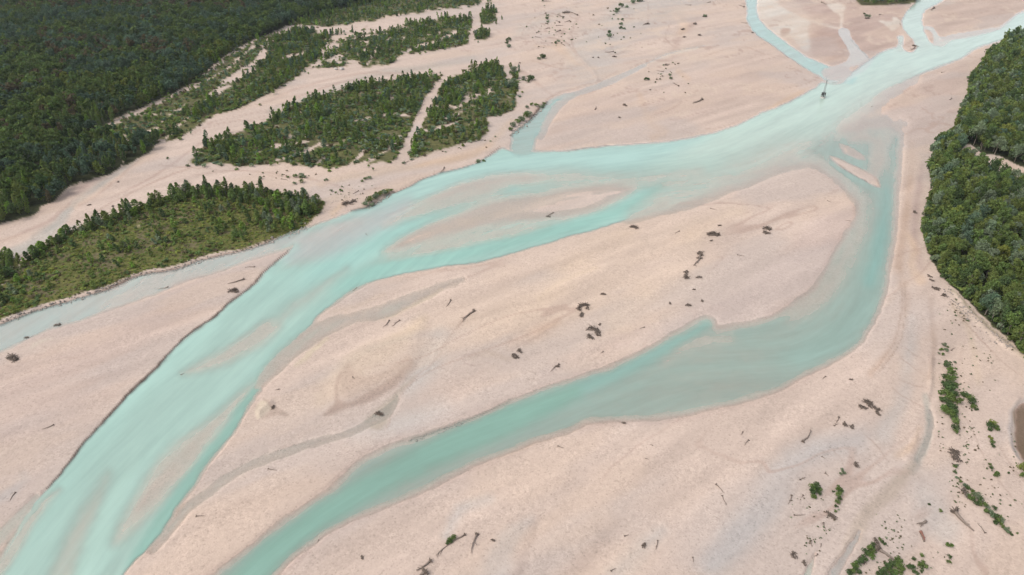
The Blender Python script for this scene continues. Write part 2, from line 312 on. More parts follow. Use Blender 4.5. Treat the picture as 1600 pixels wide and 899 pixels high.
 ((198,168,150), 0.6, 1.2, 's', [(830,96,0.56),(856,103,0.93),(880,109,0.56)]),
 ((196,168,152), 0.6, 1.2, 's', [(845,66,0.56),(862,60,0.93),(888,70,0.84),(902,92,0.56)]),
 ((236,204,178), 0.6, 2.0, 's', [(835,72,0.93),(858,74,1.86),(880,82,0.93)]),
 ((198,170,154), 0.6, 1.5, 's', [(1048,36,0.56),(1040,62,0.93),(1062,78,0.56)]),
 ((198,168,150), 0.6, 1.2, 's', [(1090,95,0.56),(1120,82,0.93),(1160,74,0.74),(1195,86,0.56)]),
 ((192,164,150), 0.55, 1.0, 's', [(1042,326,0.4),(1080,321,0.7),(1130,320,0.7),(1170,322,0.6),(1200,326,0.3)]),
 ((186,158,140), 0.60, 1.2, 's', [(741,487,0.7),(722,503,0.9),(706,524,0.8),(688,551,0.4)]),
 ((196,166,150), 0.55, 1.6, 's', [(692,552,0.6),(664,578,1),(632,612,1.2),(602,672,0.8)]),
 ((176,148,134), 0.60, 1.6, 's', [(515,684,0.6),(490,690,1.2),(462,694,1.2),(440,698,0.6)]),
 ((188,160,146), 0.50, 1.6, 's', [(330,728,0.5),(310,752,1.2),(292,778,1.2),(278,800,0.6)]),
 ((190,164,150), 0.60, 0.8, 's', [(1405,558,0.4),(1425,572,0.7),(1446,588,0.4)]),
 ((188,162,148), 0.60, 0.8, 's', [(1402,592,0.4),(1425,602,0.8),(1448,608,0.4)]),
 ((190,164,150), 0.60, 0.8, 's', [(1392,606,0.4),(1415,622,0.7),(1444,636,0.4)]),
 ((190,164,150), 0.50, 0.8, 's', [(1412,544,0.4),(1428,556,0.6),(1442,560,0.4)]),
 ((190,164,150), 0.50, 0.8, 's', [(1418,488,0.4),(1430,494,0.6),(1440,502,0.3)]),
 ((184,156,140), 0.60, 0.8, 's', [(1350,682,0.4),(1370,700,0.7),(1390,722,0.4)]),
 ((192,164,148), 0.50, 1.0, 's', [(1295,700,0.4),(1312,720,0.7),(1325,745,0.5)]),
 ((192,166,150), 0.50, 1.2, 's', [(1340,740,0.5),(1360,756,1),(1382,752,0.6)]),
 ((196,168,152), 0.50, 1.5, 's', [(800,548,0.8),(832,530,1.4),(858,515,1.0),(876,500,0.6)]),
 ((238,212,186), 0.60, 3.0, 's', [(840,470,2),(880,440,4),(930,420,3)]),
 ((196,168,154), 0.50, 1.2, 's', [(760,560,0.5),(740,553,1),(722,560,1.4),(735,572,1),(770,566,0.5)]),
 ((236,210,186), 0.60, 4.0, 's', [(1350,800,2),(1330,830,5),(1310,880,4)]),
 ((190,162,146), 0.50, 1.0, 's', [(1480,470,0.5),(1520,520,0.9),(1560,560,0.9),(1600,590,0.5)]),
 ((200,172,154), 0.50, 1.0, 's', [(1560,700,0.5),(1580,730,0.8),(1610,760,0.6)]),
 ((198,172,156), 0.50, 1.2, 's', [(1500,640,0.5),(1540,720,1),(1590,790,0.8)]),
 ((198,170,156), 0.6, 1.2, 's', [(260,160,0.46),(330,130,0.74)]),
 ((192,162,146), 0.50, 1.2, 's', [(300,275,0.6),(360,268,1),(430,272,1),(500,284,0.8)]),
 ((196,166,150), 0.50, 1.0, 's', [(245,260,0.6),(290,262,0.8),(340,266,0.6)]),
 ((196,170,158), 0.50, 1.0, 's', [(20,505,0.3),(100,560,0.6),(150,545,0.5)]),
 ((232,206,190), 0.50, 3.0, 's', [(240,470,1.5),(300,452,3),(360,440,2)]),
 # tyre tracks
 ((184,154,134), 0.8, 1.0, 's', [(1408,420,0.5),(1408,480,0.7),(1402,520,0.7),(1388,550,0.6),(1368,580,0.4)]),
 ((184,154,134), 0.8, 1.0, 's', [(1414,440,0.5),(1414,490,0.7),(1409,525,0.7),(1395,555,0.6),(1375,580,0.4)]),
]
# dark lines of the cut banks: damp earth, with the face's shade painted in
DAMP_SHADE = [
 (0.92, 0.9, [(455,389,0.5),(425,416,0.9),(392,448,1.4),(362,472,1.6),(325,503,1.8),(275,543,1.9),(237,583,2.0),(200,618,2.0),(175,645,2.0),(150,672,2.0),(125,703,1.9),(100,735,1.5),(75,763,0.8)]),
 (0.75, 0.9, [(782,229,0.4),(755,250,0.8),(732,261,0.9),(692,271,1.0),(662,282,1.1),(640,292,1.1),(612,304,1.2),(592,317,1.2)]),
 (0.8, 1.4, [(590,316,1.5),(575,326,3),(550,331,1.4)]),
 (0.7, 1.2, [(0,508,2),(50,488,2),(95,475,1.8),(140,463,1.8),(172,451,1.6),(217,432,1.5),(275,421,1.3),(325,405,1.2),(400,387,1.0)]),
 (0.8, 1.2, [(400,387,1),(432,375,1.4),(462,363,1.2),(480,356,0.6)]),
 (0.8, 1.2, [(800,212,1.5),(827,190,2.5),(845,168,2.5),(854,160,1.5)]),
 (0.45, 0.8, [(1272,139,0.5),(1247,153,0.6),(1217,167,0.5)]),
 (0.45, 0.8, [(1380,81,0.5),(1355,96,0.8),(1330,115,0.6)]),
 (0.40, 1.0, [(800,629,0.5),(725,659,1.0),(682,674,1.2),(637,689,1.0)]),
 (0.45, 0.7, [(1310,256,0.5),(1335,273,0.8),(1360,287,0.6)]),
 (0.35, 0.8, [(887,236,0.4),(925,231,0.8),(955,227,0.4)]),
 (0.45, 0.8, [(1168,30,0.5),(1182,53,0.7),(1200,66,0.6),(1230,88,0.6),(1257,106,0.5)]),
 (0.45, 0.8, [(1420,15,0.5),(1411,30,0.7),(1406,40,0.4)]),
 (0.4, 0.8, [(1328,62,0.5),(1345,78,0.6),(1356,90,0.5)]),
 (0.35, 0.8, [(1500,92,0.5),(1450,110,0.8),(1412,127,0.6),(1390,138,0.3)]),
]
# sculpted ground: height, kind, softness, shape
RELIEF = [
 (0.6, 'p', 14, [(660,500),(600,530),(540,560),(522,590),(520,612),(530,622),(545,630),(575,614),(612,592),(640,568),(655,540)]),
 (0.6, 's', 5, [(404,648,3),(414,636,4),(424,630,3)]), (-0.4, 's', 5, [(690,520,3),(665,560,6),(640,600,6),(605,650,6)]),
 (0.5, 's', 8, [(900,560,4),(960,530,6),(1030,505,5)]), (0.5, 's', 10, [(1010,330,3),(1100,320,6),(1180,322,5)]), (0.4, 's', 10, [(860,480,5),(920,440,8),(1000,380,6)]),
 (0.5, 's', 4, [(1456,560,2),(1454,600,3),(1450,625,2)]), (-0.3, 's', 8, [(1448,640,6),(1440,730,8),(1390,770,8),(1340,830,8)]), (0.5, 's', 6, [(1432,690,4),(1418,715,6)]),
 (0.6, 's', 5, [(1590,625,3),(1578,650,3),(1578,700,3),(1595,730,3)]), (0.6, 's', 4, [(1490,460,2),(1525,500,3),(1570,540,3),(1600,560,3)]),
 (-0.4, 's', 5, [(60,372,5),(110,330,5),(180,270,5)]), (0.5, 's', 3, [(812,62,1.5),(840,30,2),(900,8,2)]), (0.5, 's', 3, [(900,84,2),(934,126,2),(900,138,2)]), (0.4, 's', 4, [(1056,24,3),(1075,40,5)]),
]
# plants: cover polygons (base outlines)
LEFT_FOREST = [(-260,-60),(900,-60),(800,-45),(720,-22),(650,-10),(590,2),(530,16),(480,30),(452,40),(425,54),(400,62),(375,75),(350,92),(318,118),(287,140),(230,167),(180,188),(150,206),(130,222),(200,222),(250,220),(243,232),(220,247),(197,260),(155,280),(112,292),(87,315),(67,325),(57,335),(25,345),(0,352),(-80,380),(-260,420)]
FRINGE = [(400,62),(375,75),(350,92),(318,118),(287,140),(230,167),(180,188),(130,222),(200,226),(255,220),(290,200),(322,172),(345,140),(385,112),(408,82),(425,55)]
FRINGE_TOP = [(450,42),(480,28),(530,12),(590,-4),(680,-20),(790,-30),(782,-4),(734,13),(676,18),(626,26),(576,36),(521,42),(472,43)]
PATCH_A = [(260,222),(295,180),(337,150),(372,125),(400,108),(415,88),(416,66),(447,55),(470,47),(500,50),(520,55),(505,75),(500,92),(482,108),(462,125),(445,136),(400,157),(375,170),(332,186),(307,202)]
PATCH_AB = [(520,55),(560,45),(600,45),(630,60),(600,80),(585,90),(560,105),(540,110),(500,112),(485,108),(500,90),(505,75)]
PATCH_B = [(557,106),(570,85),(582,62),(612,48),(637,36),(682,30),(712,25),(742,28),(740,50),(735,67),(707,77),(650,86),(595,105)]
PATCH_BS = [(750,36),(754,18),(768,12),(776,20),(774,34),(760,40)]
PATCH_BT = [(741,62),(746,46),(760,44),(766,54),(758,62)]
PATCH_C = [(285,256),(310,238),(345,215),(400,195),(440,175),(470,156),(512,146),(582,130),(650,119),(697,117),(690,128),(672,150),(650,190),(634,222),(615,256),(585,260),(550,263),(520,268),(487,263),(440,262),(400,262),(375,262),(320,257)]
PATCH_D = [(703,120),(750,103),(787,100),(792,125),(806,118),(812,112),(810,165),(800,175),(770,188),(760,212),(735,226),(675,243),(632,250),(638,225),(652,195),(676,152),(694,126)]
ISLAND = [(-40,470),(0,440),(32,416),(52,396),(80,378),(112,362),(150,348),(180,338),(212,325),(250,312),(280,303),(312,296),(350,297),(400,298),(450,304),(482,312),(505,315),(508,322),(498,338),(478,352),(460,362),(432,372),(400,384),(325,401),(275,416),(217,428),(180,444),(140,457),(95,470),(50,483),(0,502),(-40,515)]
ISLAND_W = [(-30,450),(0,408),(20,404),(32,412),(22,425),(0,442)]
RIGHT_FOREST = [(2050,20),(1760,50),(1600,58),(1568,66),(1560,80),(1540,90),(1534,106),(1518,118),(1513,130),(1513,150),(1503,166),(1495,190),(1486,214),(1464,226),(1458,240),(1450,262),(1457,288),(1452,312),(1444,336),(1439,352),(1445,380),(1458,412),(1473,435),(1495,458),(1522,482),(1554,512),(1577,532),(1589,548),(1603,562),(1760,690),(2050,900)]
TRACK_GAP = [(1500,232),(1514,226),(1530,238),(1565,248),(1600,262),(1760,310),(1760,340),(1600,284),(1570,274),(1535,258),(1512,248)]
HEDGE = [(1330,-40),(1338,2),(1350,9),(1385,9),(1432,3),(1450,-40)]
COVER = [  # (polygon, softness, amount)
 (LEFT_FOREST, 5, 1.0), (FRINGE, 12, 0.84), (FRINGE_TOP, 7, 0.84), (PATCH_A, 8, 0.92), (PATCH_AB, 12, 0.62), (PATCH_B, 9, 0.82), (PATCH_BS, 3, 0.9), (PATCH_BT, 3, 0.9),
 (PATCH_C, 8, 0.84), (PATCH_D, 9, 0.76), (ISLAND, 4, 1.0), (ISLAND_W, 3, 1.0), (RIGHT_FOREST, 3, 1.0), (HEDGE, 3, 1.0)]
# bare lanes through the cover
LANES = [
 (3, [(632,252,6),(640,222,6),(655,190,6),(668,160,6),(685,135,5),(700,118,5)]),
 (3, [(735,70,3),(740,45,3),(745,20,3),(760,0,4)]),
 (3, [(598,258,2),(560,262,2),(600,240,3),(625,215,3)]),
 (2.5, [(400,240,1.5),(440,228,2),(480,222,1)]), (2.5, [(430,252,2),(470,240,2.5),(500,225,2)]),
 (2.5, [(490,262,2),(505,248,2.5),(520,235,2)]), (2.5, [(545,262,2),(560,250,3),(568,236,3)]),
 (2.5, [(560,190,2),(600,180,3),(640,182,3)]), (2, [(585,215,3),(610,222,2)]),
 (2.5, [(710,170,2),(735,155,3),(750,148,2)]), (2.5, [(690,190,2),(715,180,3)]), (2.5, [(660,205,2),(690,200,2),(720,190,1)]), (2,[(765,140,4),(760,150,5)]),
 (2.5, [(620,95,2),(650,75,3),(690,62,3),(715,50,2)]), (2.5, [(575,100,3),(590,75,4),(610,60,3)]),
 (2.5, [(505,92,3),(520,70,3),(540,55,2)]), (2, [(440,92,3),(470,85,3),(480,78,2)]),
 (2.5, [(260,215,2),(300,180,4),(330,150,4),(365,118,4),(400,98,5),(415,75,4),(440,50,4),(470,42,3)]),
 (2.5, [(140,216,2),(190,186,2),(240,165,3),(290,140,2),(340,118,2),(375,92,3),(400,70,2)]),
 (2.5, [(210,222,2),(240,205,2),(255,190,3),(290,165,2)]),
 (2, [(120,300,1),(128,285,2),(132,278,1)]), (2, [(190,262,2),(197,242,2),(196,235,1)]),
 (3, [(0,448,3),(22,432,3),(34,414,3)]),
]

def warp(px, py, X, Y):
    sc = np.clip(scale_at(py), 0.8, 8)
    a = (fbm(X, Y, 9.0, 3, 1) - 0.5) * 5.0 + (fbm(X, Y, 2.2, 2, 3) - 0.5) * 2.2
    b = (fbm(X, Y, 9.0, 3, 2) - 0.5) * 5.0 + (fbm(X, Y, 2.2, 2, 4) - 0.5) * 2.2
    return px + a * sc * 0.28, py + b * sc * 0.2

FLOWS = [[(1700,0),(1560,55),(1400,108),(1280,165),(1130,235),(950,268),(780,300),(640,350),(530,430),(400,560),(270,690),(150,830),(40,1000)],
         [(1375,170),(1385,260),(1380,360),(1345,480),(1250,550),(1050,570),(850,640),(640,725),(470,825),(340,940)]]
def flow_coords(X, Y):
    """distance along and across the nearest current line, metres"""
    best = np.full(X.shape, 1e12); al = np.zeros(X.shape); ac = np.zeros(X.shape)
    for k, L in enumerate(FLOWS):
        P = smooth_line(np.stack(gp(*np.array(L, float).T), 1), False, 5); s0 = 900.0 * k
        for a, b in zip(P[:-1], P[1:]):
            e = b - a; l = math.hypot(*e); e = e / l
            wx = X - a[0]; wy = Y - a[1]; t = np.clip(wx * e[0] + wy * e[1], 0, l)
            d = (wx - e[0] * t) ** 2 + (wy - e[1] * t) ** 2
            m = d < best
            best = np.where(m, d, best); al = np.where(m, s0 + t, al); ac = np.where(m, 200.0 * k + e[0] * wy - e[1] * wx, ac)
            s0 += l
    return al, ac

def survey(X, Y, full=True):
    """water amount, ground height, colours and plant cover at ground positions"""
    shp = X.shape; X = X.ravel(); Y = Y.ravel()
    qx, qy = proj(X, Y, 0.0)
    px, py = warp(qx, qy, X, Y)
    w = np.zeros(X.shape)
    for kind, v, f, P in WATER:
        m = poly_mask(px, py, P, f) if kind == 'p' else stroke_mask(px, py, P, f)
        if v < 0.9: m = np.clip(m * (0.85 + 0.3 * fbm(X, Y, 14, 3, 6)), 0, 1)
        w += (v - w) * m
    w = np.where(w < 0.012, 0, w)
    # flow-aligned shoal texture
    s = (X * 0.80 + Y * 0.60); t = (-X * 0.60 + Y * 0.80)
    al, ac = flow_coords(X, Y)
    st = (fbm(al / 9, ac, 5.0, 4, 8) - 0.5) * 0.36 + (fbm(al / 5, ac, 1.6, 3, 28) - 0.5) * 0.20 + (fbm(X, Y, 3.0, 3, 29) - 0.5) * 0.12
    w = np.where(w > 0, np.clip(w + st * np.clip(w * 4, 0, 1) * (1.12 - w), 0.0, 0.985), 0)
    relief = 0.20 + 0.36 * (fbm(s / 4, t, 16, 4, 9) - 0.5) + 0.16 * (fbm(X, Y, 5, 3, 10) - 0.5)
    rid = 0.5 - np.abs(fbm(s / 5, t, 6.5, 3, 26) - 0.5) * 2
    relief = relief + 0.55 * np.maximum(rid - 0.25, 0) + 0.5 * (fbm(s / 3, t, 28, 3, 27) - 0.45)
    for hgt, kind, f, P in RELIEF:
        relief = relief + hgt * (poly_mask(px, py, P, f) if kind == 'p' else stroke_mask(px, py, P, f))
    relief = np.maximum(relief, 0.05)
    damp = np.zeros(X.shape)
    for v, f, P in DAMP_SHADE:
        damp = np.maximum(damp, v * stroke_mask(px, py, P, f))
    cov = np.zeros(X.shape)
    for P, f, v in COVER:
        cov = np.maximum(cov, v * poly_mask(px, py, P, f))
    for i, (f, P) in enumerate(LANES):
        cov *= 1 - (0.95 if i < 2 else 0.62) * stroke_mask(px, py, P if i < 2 else [(a, b, 0.6 * c) for a, b, c in P], f)
    cov *= 1 - poly_mask(px, py, TRACK_GAP, 3)
    relief = relief + 0.15 * sstep(0.1, 1.0, cov)
    z = relief * (1 - sstep(0.0, 0.10, w)) - 0.45 * w
    if not full: return z.reshape(shp), w.reshape(shp), cov.reshape(shp)
    # colours (display values, turned into albedo later)
    c = np.empty(X.shape + (3,)); c[:] = (231, 207, 190)
    for col, v, f, kind, P in TONE:
        m = poly_mask(px, py, P, f) if kind == 'p' else stroke_mask(px, py, P, f)
        m = (m * v * np.clip(0.55 + 0.9 * fbm(s / 3, t, 6, 3, 12), 0, 1.25))[:, None]
        c += (np.array(col, float) - c) * m
    # streaks left by floods, grey cobble drifts, sandy drifts
    st = fbm(s / 7, t, 5.0, 4, 13) - 0.5
    c *= (1 + 0.15 * st)[:, None]
    g = sstep(0.52, 0.66, fbm(s / 3, t, 26, 4, 14))[:, None]
    c += (np.array((211, 198, 190.)) - c) * g * 0.36
    g = sstep(0.55, 0.68, fbm(s / 3, t, 18, 4, 15))[:, None]
    c += (np.array((238, 210, 187.)) - c) * g * 0.38
    # fine braid scars on dry ground
    fr = np.zeros(X.shape)
    for P, f in (([(300,915,6),(400,853,7),(437,820,8),(512,768,9),(540,743,10),(600,702,9),(682,675,6),(800,630,7),(895,597,9),(1007,555,7)], 9), ([(430,905,8),(487,850,8),(560,805,8),(675,760,8),(800,702,8),(925,660,8),(1050,652,8),(1112,638,7),(1200,615,6),(1300,563,5),(1365,500,5)], 9),
                 ([(1200,500,5),(1277,450,6),(1312,385,6),(1342,330,6),(1320,285,6),(1260,248,6),(1150,288,5),(1060,322,4)], 10), ([(547,450,3),(482,507,4),(425,570,5),(400,620,5),(340,700,4),(270,805,4)], 6)):
        fr = np.maximum(fr, stroke_mask(px, py, np.array(P, float), f))
    c += (np.array((208, 181, 167.)) - c) * (fr * 0.42 * (0.6 + 0.8 * fbm(X, Y, 4, 3, 25)))[:, None]
    r = np.abs(fbm(s / 4, t, 20, 4, 16) - 0.5)
    upl = sstep(235, 160, py) * sstep(780, 840, px)
    r2 = np.abs(fbm(s / 2.5, t, 26, 4, 33) - 0.5)
    g = (sstep(0.03, 0.006, r2) * upl * sstep(0.4, 0.6, fbm(X, Y, 30, 2, 34)))[:, None]
    c += (np.array((240, 216, 194.)) - c) * g * 0.6
    r3 = np.abs(fbm(s / 3, t, 17, 4, 35) - 0.5)
    g = (sstep(0.022, 0.005, r3) * upl * sstep(0.42, 0.6, fbm(X, Y, 34, 2, 36)))[:, None]
    c += (np.array((190, 162, 148.)) - c) * g * 0.5
    g = (sstep(0.016, 0.004, r) * sstep(0.55, 0.7, fbm(X, Y, 60, 2, 17)))[:, None]
    c += (np.array((196, 166, 150.)) - c) * g * 0.45
    c += (np.array((222, 193, 181.)) - c) * (0.75 * sstep(0.08, 0.25, w))[:, None]      # pale silt on the bed
    c *= (1 / (1 - 0.9 * np.clip(w, 0, 0.5)) ** 0.5)[:, None]  # bed colour lightened to offset the shade of the water sheet
    c += (np.array((82, 66, 56.)) - c) * (damp * (0.7 + 0.5 * fbm(X, Y, 3, 2, 18)))[:, None].clip(0, 1)  # bank lines: part damp earth, part shade put into the colour
    # plants on the ground
    hole = fbm(X, Y, 7, 4, 19) * 0.6 + fbm(s / 3, t, 9, 3, 20) * 0.4
    hole = (hole - 0.5) * 1.35 + 0.5
    g = sstep(-0.05, 0.10, cov - 0.15 - hole * 0.85)
    tint = fbm(X, Y, 11, 3, 21)[:, None]
    low = np.array((122, 118, 62.)) * (1 - tint) + np.array((90, 98, 42.)) * tint
    low = np.where((fbm(X, Y, 6, 3, 22) > 0.60)[:, None], np.array((116, 108, 74.)), low)
    isl = np.maximum(poly_mask(px, py, ISLAND, 5), poly_mask(px, py, ISLAND_W, 4))[:, None]
    low = low + (np.array((102, 102, 66.)) - low) * (1 - isl) * 0.55
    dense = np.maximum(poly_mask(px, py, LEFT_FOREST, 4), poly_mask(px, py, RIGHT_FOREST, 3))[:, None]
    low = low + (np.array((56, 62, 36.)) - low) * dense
    c += (low - c) * (g * 0.92)[:, None]
    wc = np.empty(X.shape + (3,)); wc[:] = WATER_TINT[0][0]
    for col, kind, arg in WATER_TINT[1:]:
        f, P = arg
        m = (poly_mask(px, py, P, f) if kind == 'p' else stroke_mask(px, py, P, f))[:, None]
        wc += (np.array(col, float) - wc) * m
    wc *= (1 + 0.10 * (fbm(al / 10, ac, 6, 4, 23) - 0.5))[:, None]
    return z.reshape(shp), w.reshape(shp), cov.reshape(shp), c.reshape(shp + (3,)), wc.reshape(shp + (3,)), g.reshape(shp)
# ------------------------------------------------------------------ world, sun, camera
EXPO = 1.9                      # display value -> albedo
def make_mesh(name, V, F, mat=None, attrs=None, smooth=False):
    me = bpy.data.meshes.new(name)
    V = np.asarray(V, np.float32); F = np.asarray(F, np.int32); n, k = F.shape
    me.vertices.add(len(V)); me.vertices.foreach_set('co', V.ravel())
    me.loops.add(n * k); me.loops.foreach_set('vertex_index', F.ravel())
    me.polygons.add(n); me.polygons.foreach_set('loop_start', np.arange(0, n * k, k, dtype=np.int32))
    if smooth: me.polygons.foreach_set('use_smooth', np.ones(n, bool))
    for a, (typ, dat) in (attrs or {}).items():
        at = me.attributes.new(a, typ, 'POINT')
        at.data.foreach_set({'FLOAT_COLOR': 'color', 'FLOAT_VECTOR': 'vector'}.get(typ, 'value'), np.asarray(dat, np.float32).ravel())
    me.update(calc_edges=True)
    if mat: me.materials.append(mat)
    return me
def rgba(c): return np.concatenate([c, np.ones(c.shape[:-1] + (1,))], -1)
def link(o, parent=None):
    COL.objects.link(o)
    if parent: o.parent = parent
    return o
def tag(o, label=None, cat=None, group=None, kind=None):
    for k, v in (('label', label), ('category', cat), ('group', group), ('kind', kind)):
        if v: o[k] = v
    return o

class NT:
    def __init__(s, name):
        s.m = bpy.data.materials.new(name); s.m.use_nodes = True
        s.t = s.m.node_tree; s.t.nodes.clear()
        s.out = s.t.nodes.new('ShaderNodeOutputMaterial')
    def n(s, typ, ins=None, **kw):
        d = s.t.nodes.new('ShaderNode' + typ)
        for k, v in kw.items(): setattr(d, k, v)
        for k, v in (ins or {}).items():
            if isinstance(v, bpy.types.NodeSocket): s.t.links.new(v, d.inputs[k])
            else: d.inputs[k].default_value = v
        return d
    def math(s, op, a, b=None, c=None, clamp=False):
        ins = {0: a}
        if b is not None: ins[1] = b
        if c is not None: ins[2] = c
        d = s.n('Math', ins, operation=op); d.use_clamp = clamp
        return d.outputs[0]
    def mix(s, blend, fac, a, b):
        d = s.n('MixRGB', {0: fac, 1: a, 2: b}, blend_type=blend)
        return d.outputs[0]
    def end(s, sock): s.t.links.new(sock, s.out.inputs['Surface']); return s.m

w = bpy.data.worlds.new('World'); SC.world = w; w.use_nodes = True
wt = w.node_tree; bg = wt.nodes['Background']
sky = wt.nodes.new('ShaderNodeTexSky'); sky.sky_type = 'NISHITA'; sky.sun_disc = False
SUN_EL, SUN_AZ = math.radians(52), math.radians(-112)     # azimuth clockwise from +Y
sky.sun_elevation = SUN_EL; sky.sun_rotation = SUN_AZ
sky.air_density = 1.0; sky.dust_density = 3.0; sky.ozone_density = 1.0
hs = wt.nodes.new('ShaderNodeHueSaturation'); hs.inputs['Saturation'].default_value = 0.35
wt.links.new(sky.outputs[0], hs.inputs['Color']); wt.links.new(hs.outputs[0], bg.inputs['Color'])
bg.inputs['Strength'].default_value = 0.17

sl = bpy.data.lights.new('sun', 'SUN'); sl.energy = 0.95; sl.angle = math.radians(22); sl.color = (1.0, 0.955, 0.89)
so = link(bpy.data.objects.new('sun', sl))
so.rotation_euler = (math.pi / 2 - SUN_EL, 0, math.pi - SUN_AZ)   # light comes from (sin az, cos az)
from mathutils import Vector
_d = Vector((math.sin(SUN_AZ) * math.cos(SUN_EL), math.cos(SUN_AZ) * math.cos(SUN_EL), math.sin(SUN_EL)))
so.rotation_euler = _d.to_track_quat('Z', 'Y').to_euler()
so.location = (0, 200, 300)

cam = bpy.data.cameras.new('camera'); cam.lens = 24; cam.sensor_width = 36; cam.sensor_fit = 'HORIZONTAL'
cam.clip_start = 1; cam.clip_end = 30000
co = link(bpy.data.objects.new('camera', cam)); co.location = (0, 0, CAM_H)
co.rotation_euler = (math.pi / 2 - PITCH, 0, 0)
SC.camera = co
vs = SC.view_settings; vs.view_transform = 'Standard'; vs.look = 'None'; vs.exposure = 0.63; vs.gamma = 1
vs.use_curve_mapping = False
SC.cycles.max_bounces = 8; SC.cycles.transparent_max_bounces = 12; SC.cycles.diffuse_bounces = 3
SC.cycles.use_denoising = True

# ------------------------------------------------------------------ materials
def mat_ground():
    t = NT('river gravel and soil')
    co = t.n('NewGeometry').outputs['Position']
    col = t.n('Attribute', attribute_name='tone').outputs['Color']
    pl = t.n('Attribute', attribute_name='plant').outputs['Fac']
    v = t.n('TexVoronoi', {'Vector': co, 'Scale': 2.6}, feature='F1')
    v2 = t.n('TexVoronoi', {'Vector': co, 'Scale': 0.95}, feature='F1')
    n1 = t.n('TexNoise', {'Vector': co, 'Scale': 0.9, 'Detail': 6.0, 'Roughness': 0.75}).outputs['Fac']
    n2 = t.n('TexNoise', {'Vector': co, 'Scale': 0.09, 'Detail': 4.0}).outputs['Fac']
    s1 = t.n('SeparateColor', {0: v.outputs['Color']}).outputs[0]
    s2 = t.n('SeparateColor', {0: v2.outputs['Color']}).outputs[1]
    amp = t.n('MapRange', {0: n2, 1: 0.42, 2: 0.62, 3: 0.07, 4: 0.19}).outputs[0]
    a = t.math('MULTIPLY', t.math('SUBTRACT', s1, 0.5), amp)
    b = t.math('MULTIPLY', t.math('SUBTRACT', s2, 0.5), t.math('MULTIPLY', amp, 0.55))
    c = t.math('MULTIPLY', t.math('SUBTRACT', n1, 0.5), 0.36)
    k = t.math('ADD', t.math('ADD', t.math('ADD', a, b), c), 1.0)
    # a few darker and a few warm stones
    dk = t.math('LESS_THAN', t.n('SeparateColor', {0: v.outputs['Color']}).outputs[2], 0.06)
    k = t.math('MULTIPLY', k, t.math('SUBTRACT', 1.0, t.math('MULTIPLY', dk, 0.16)))
    base = t.mix('MULTIPLY', 1.0, col, t.n('CombineColor', {0: k, 1: k, 2: k}).outputs[0])
    # low plants: mottled
    n3 = t.n('TexNoise', {'Vector': co, 'Scale': 0.55, 'Detail': 5.0, 'Roughness': 0.7}).outputs['Fac']
    pk = t.n('MapRange', {0: n3, 1: 0.3, 2: 0.7, 3: 0.45, 4: 1.5}).outputs[0]
    base2 = t.mix('MULTIPLY', 1.0, col, t.n('CombineColor', {0: pk, 1: pk, 2: pk}).outputs[0])
    base = t.mix('MIX', pl, base, base2)
    hgt = t.math('ADD', t.math('MULTIPLY', v.outputs['Distance'], -0.10), t.math('MULTIPLY', n1, 0.35))
    bump = t.n('Bump', {'Height': hgt, 'Strength': 0.55, 'Distance': 0.5}).outputs[0]
    p = t.n('BsdfPrincipled', {'Base Color': base, 'Roughness': 0.95, 'Normal': bump, 'Specular IOR Level': 0.15})
    return t.end(p.outputs[0])

def mat_water():
    t = NT('milky glacial water')
    co = t.n('NewGeometry').outputs['Position']
    mk = t.n('Attribute', attribute_name='milk').outputs['Fac']
    col = t.n('Attribute', attribute_name='tone').outputs['Color']
    mp = t.n('Mapping', {'Vector': t.n('Attribute', attribute_name='current').outputs['Vector'], 'Scale': (0.12, 1.0, 1.0)}).outputs[0]
    n1 = t.n('TexNoise', {'Vector': mp, 'Scale': 0.35, 'Detail': 6.0, 'Roughness': 0.65}).outputs['Fac']
    n2 = t.n('TexNoise', {'Vector': co, 'Scale': 1.6, 'Detail': 3.0}).outputs['Fac']
    f = t.math('ADD', mk, t.math('MULTIPLY', t.math('MULTIPLY', t.math('SUBTRACT', n1, 0.5), 0.36), t.math('MULTIPLY', mk, t.math('SUBTRACT', 1.25, mk))), clamp=True)
    kk = t.n('MapRange', {0: n1, 1: 0.3, 2: 0.7, 3: 0.93, 4: 1.06}).outputs[0]
    body = t.mix('MULTIPLY', 1.0, col, t.n('CombineColor', {0: kk, 1: kk, 2: kk}).outputs[0])
    bump = t.n('Bump', {'Height': t.math('ADD', t.math('MULTIPLY', n2, 0.6), n1), 'Strength': 0.10, 'Distance': 0.3}).outputs[0]
    dif = t.n('BsdfDiffuse', {'Color': body, 'Normal': bump}).outputs[0]
    tr = t.n('BsdfTransparent', {'Color': (1, 1, 1, 1)}).outputs[0]
    mx = t.n('MixShader', {0: f, 1: tr, 2: dif}).outputs[0]
    gl = t.n('BsdfGlossy', {'Color': (1, 1, 1, 1), 'Roughness': 0.18, 'Normal': bump}).outputs[0]
    fr = t.n('Fresnel', {'IOR': 1.33, 'Normal': bump}).outputs[0]
    thin = t.n('MapRange', {0: mk, 1: 0.02, 2: 0.12, 3: 0.0, 4: 0.8}).outputs[0]
    fin = t.n('MixShader', {0: t.math('MULTIPLY', fr, thin), 1: mx, 2: gl}).outputs[0]
    return t.end(fin)

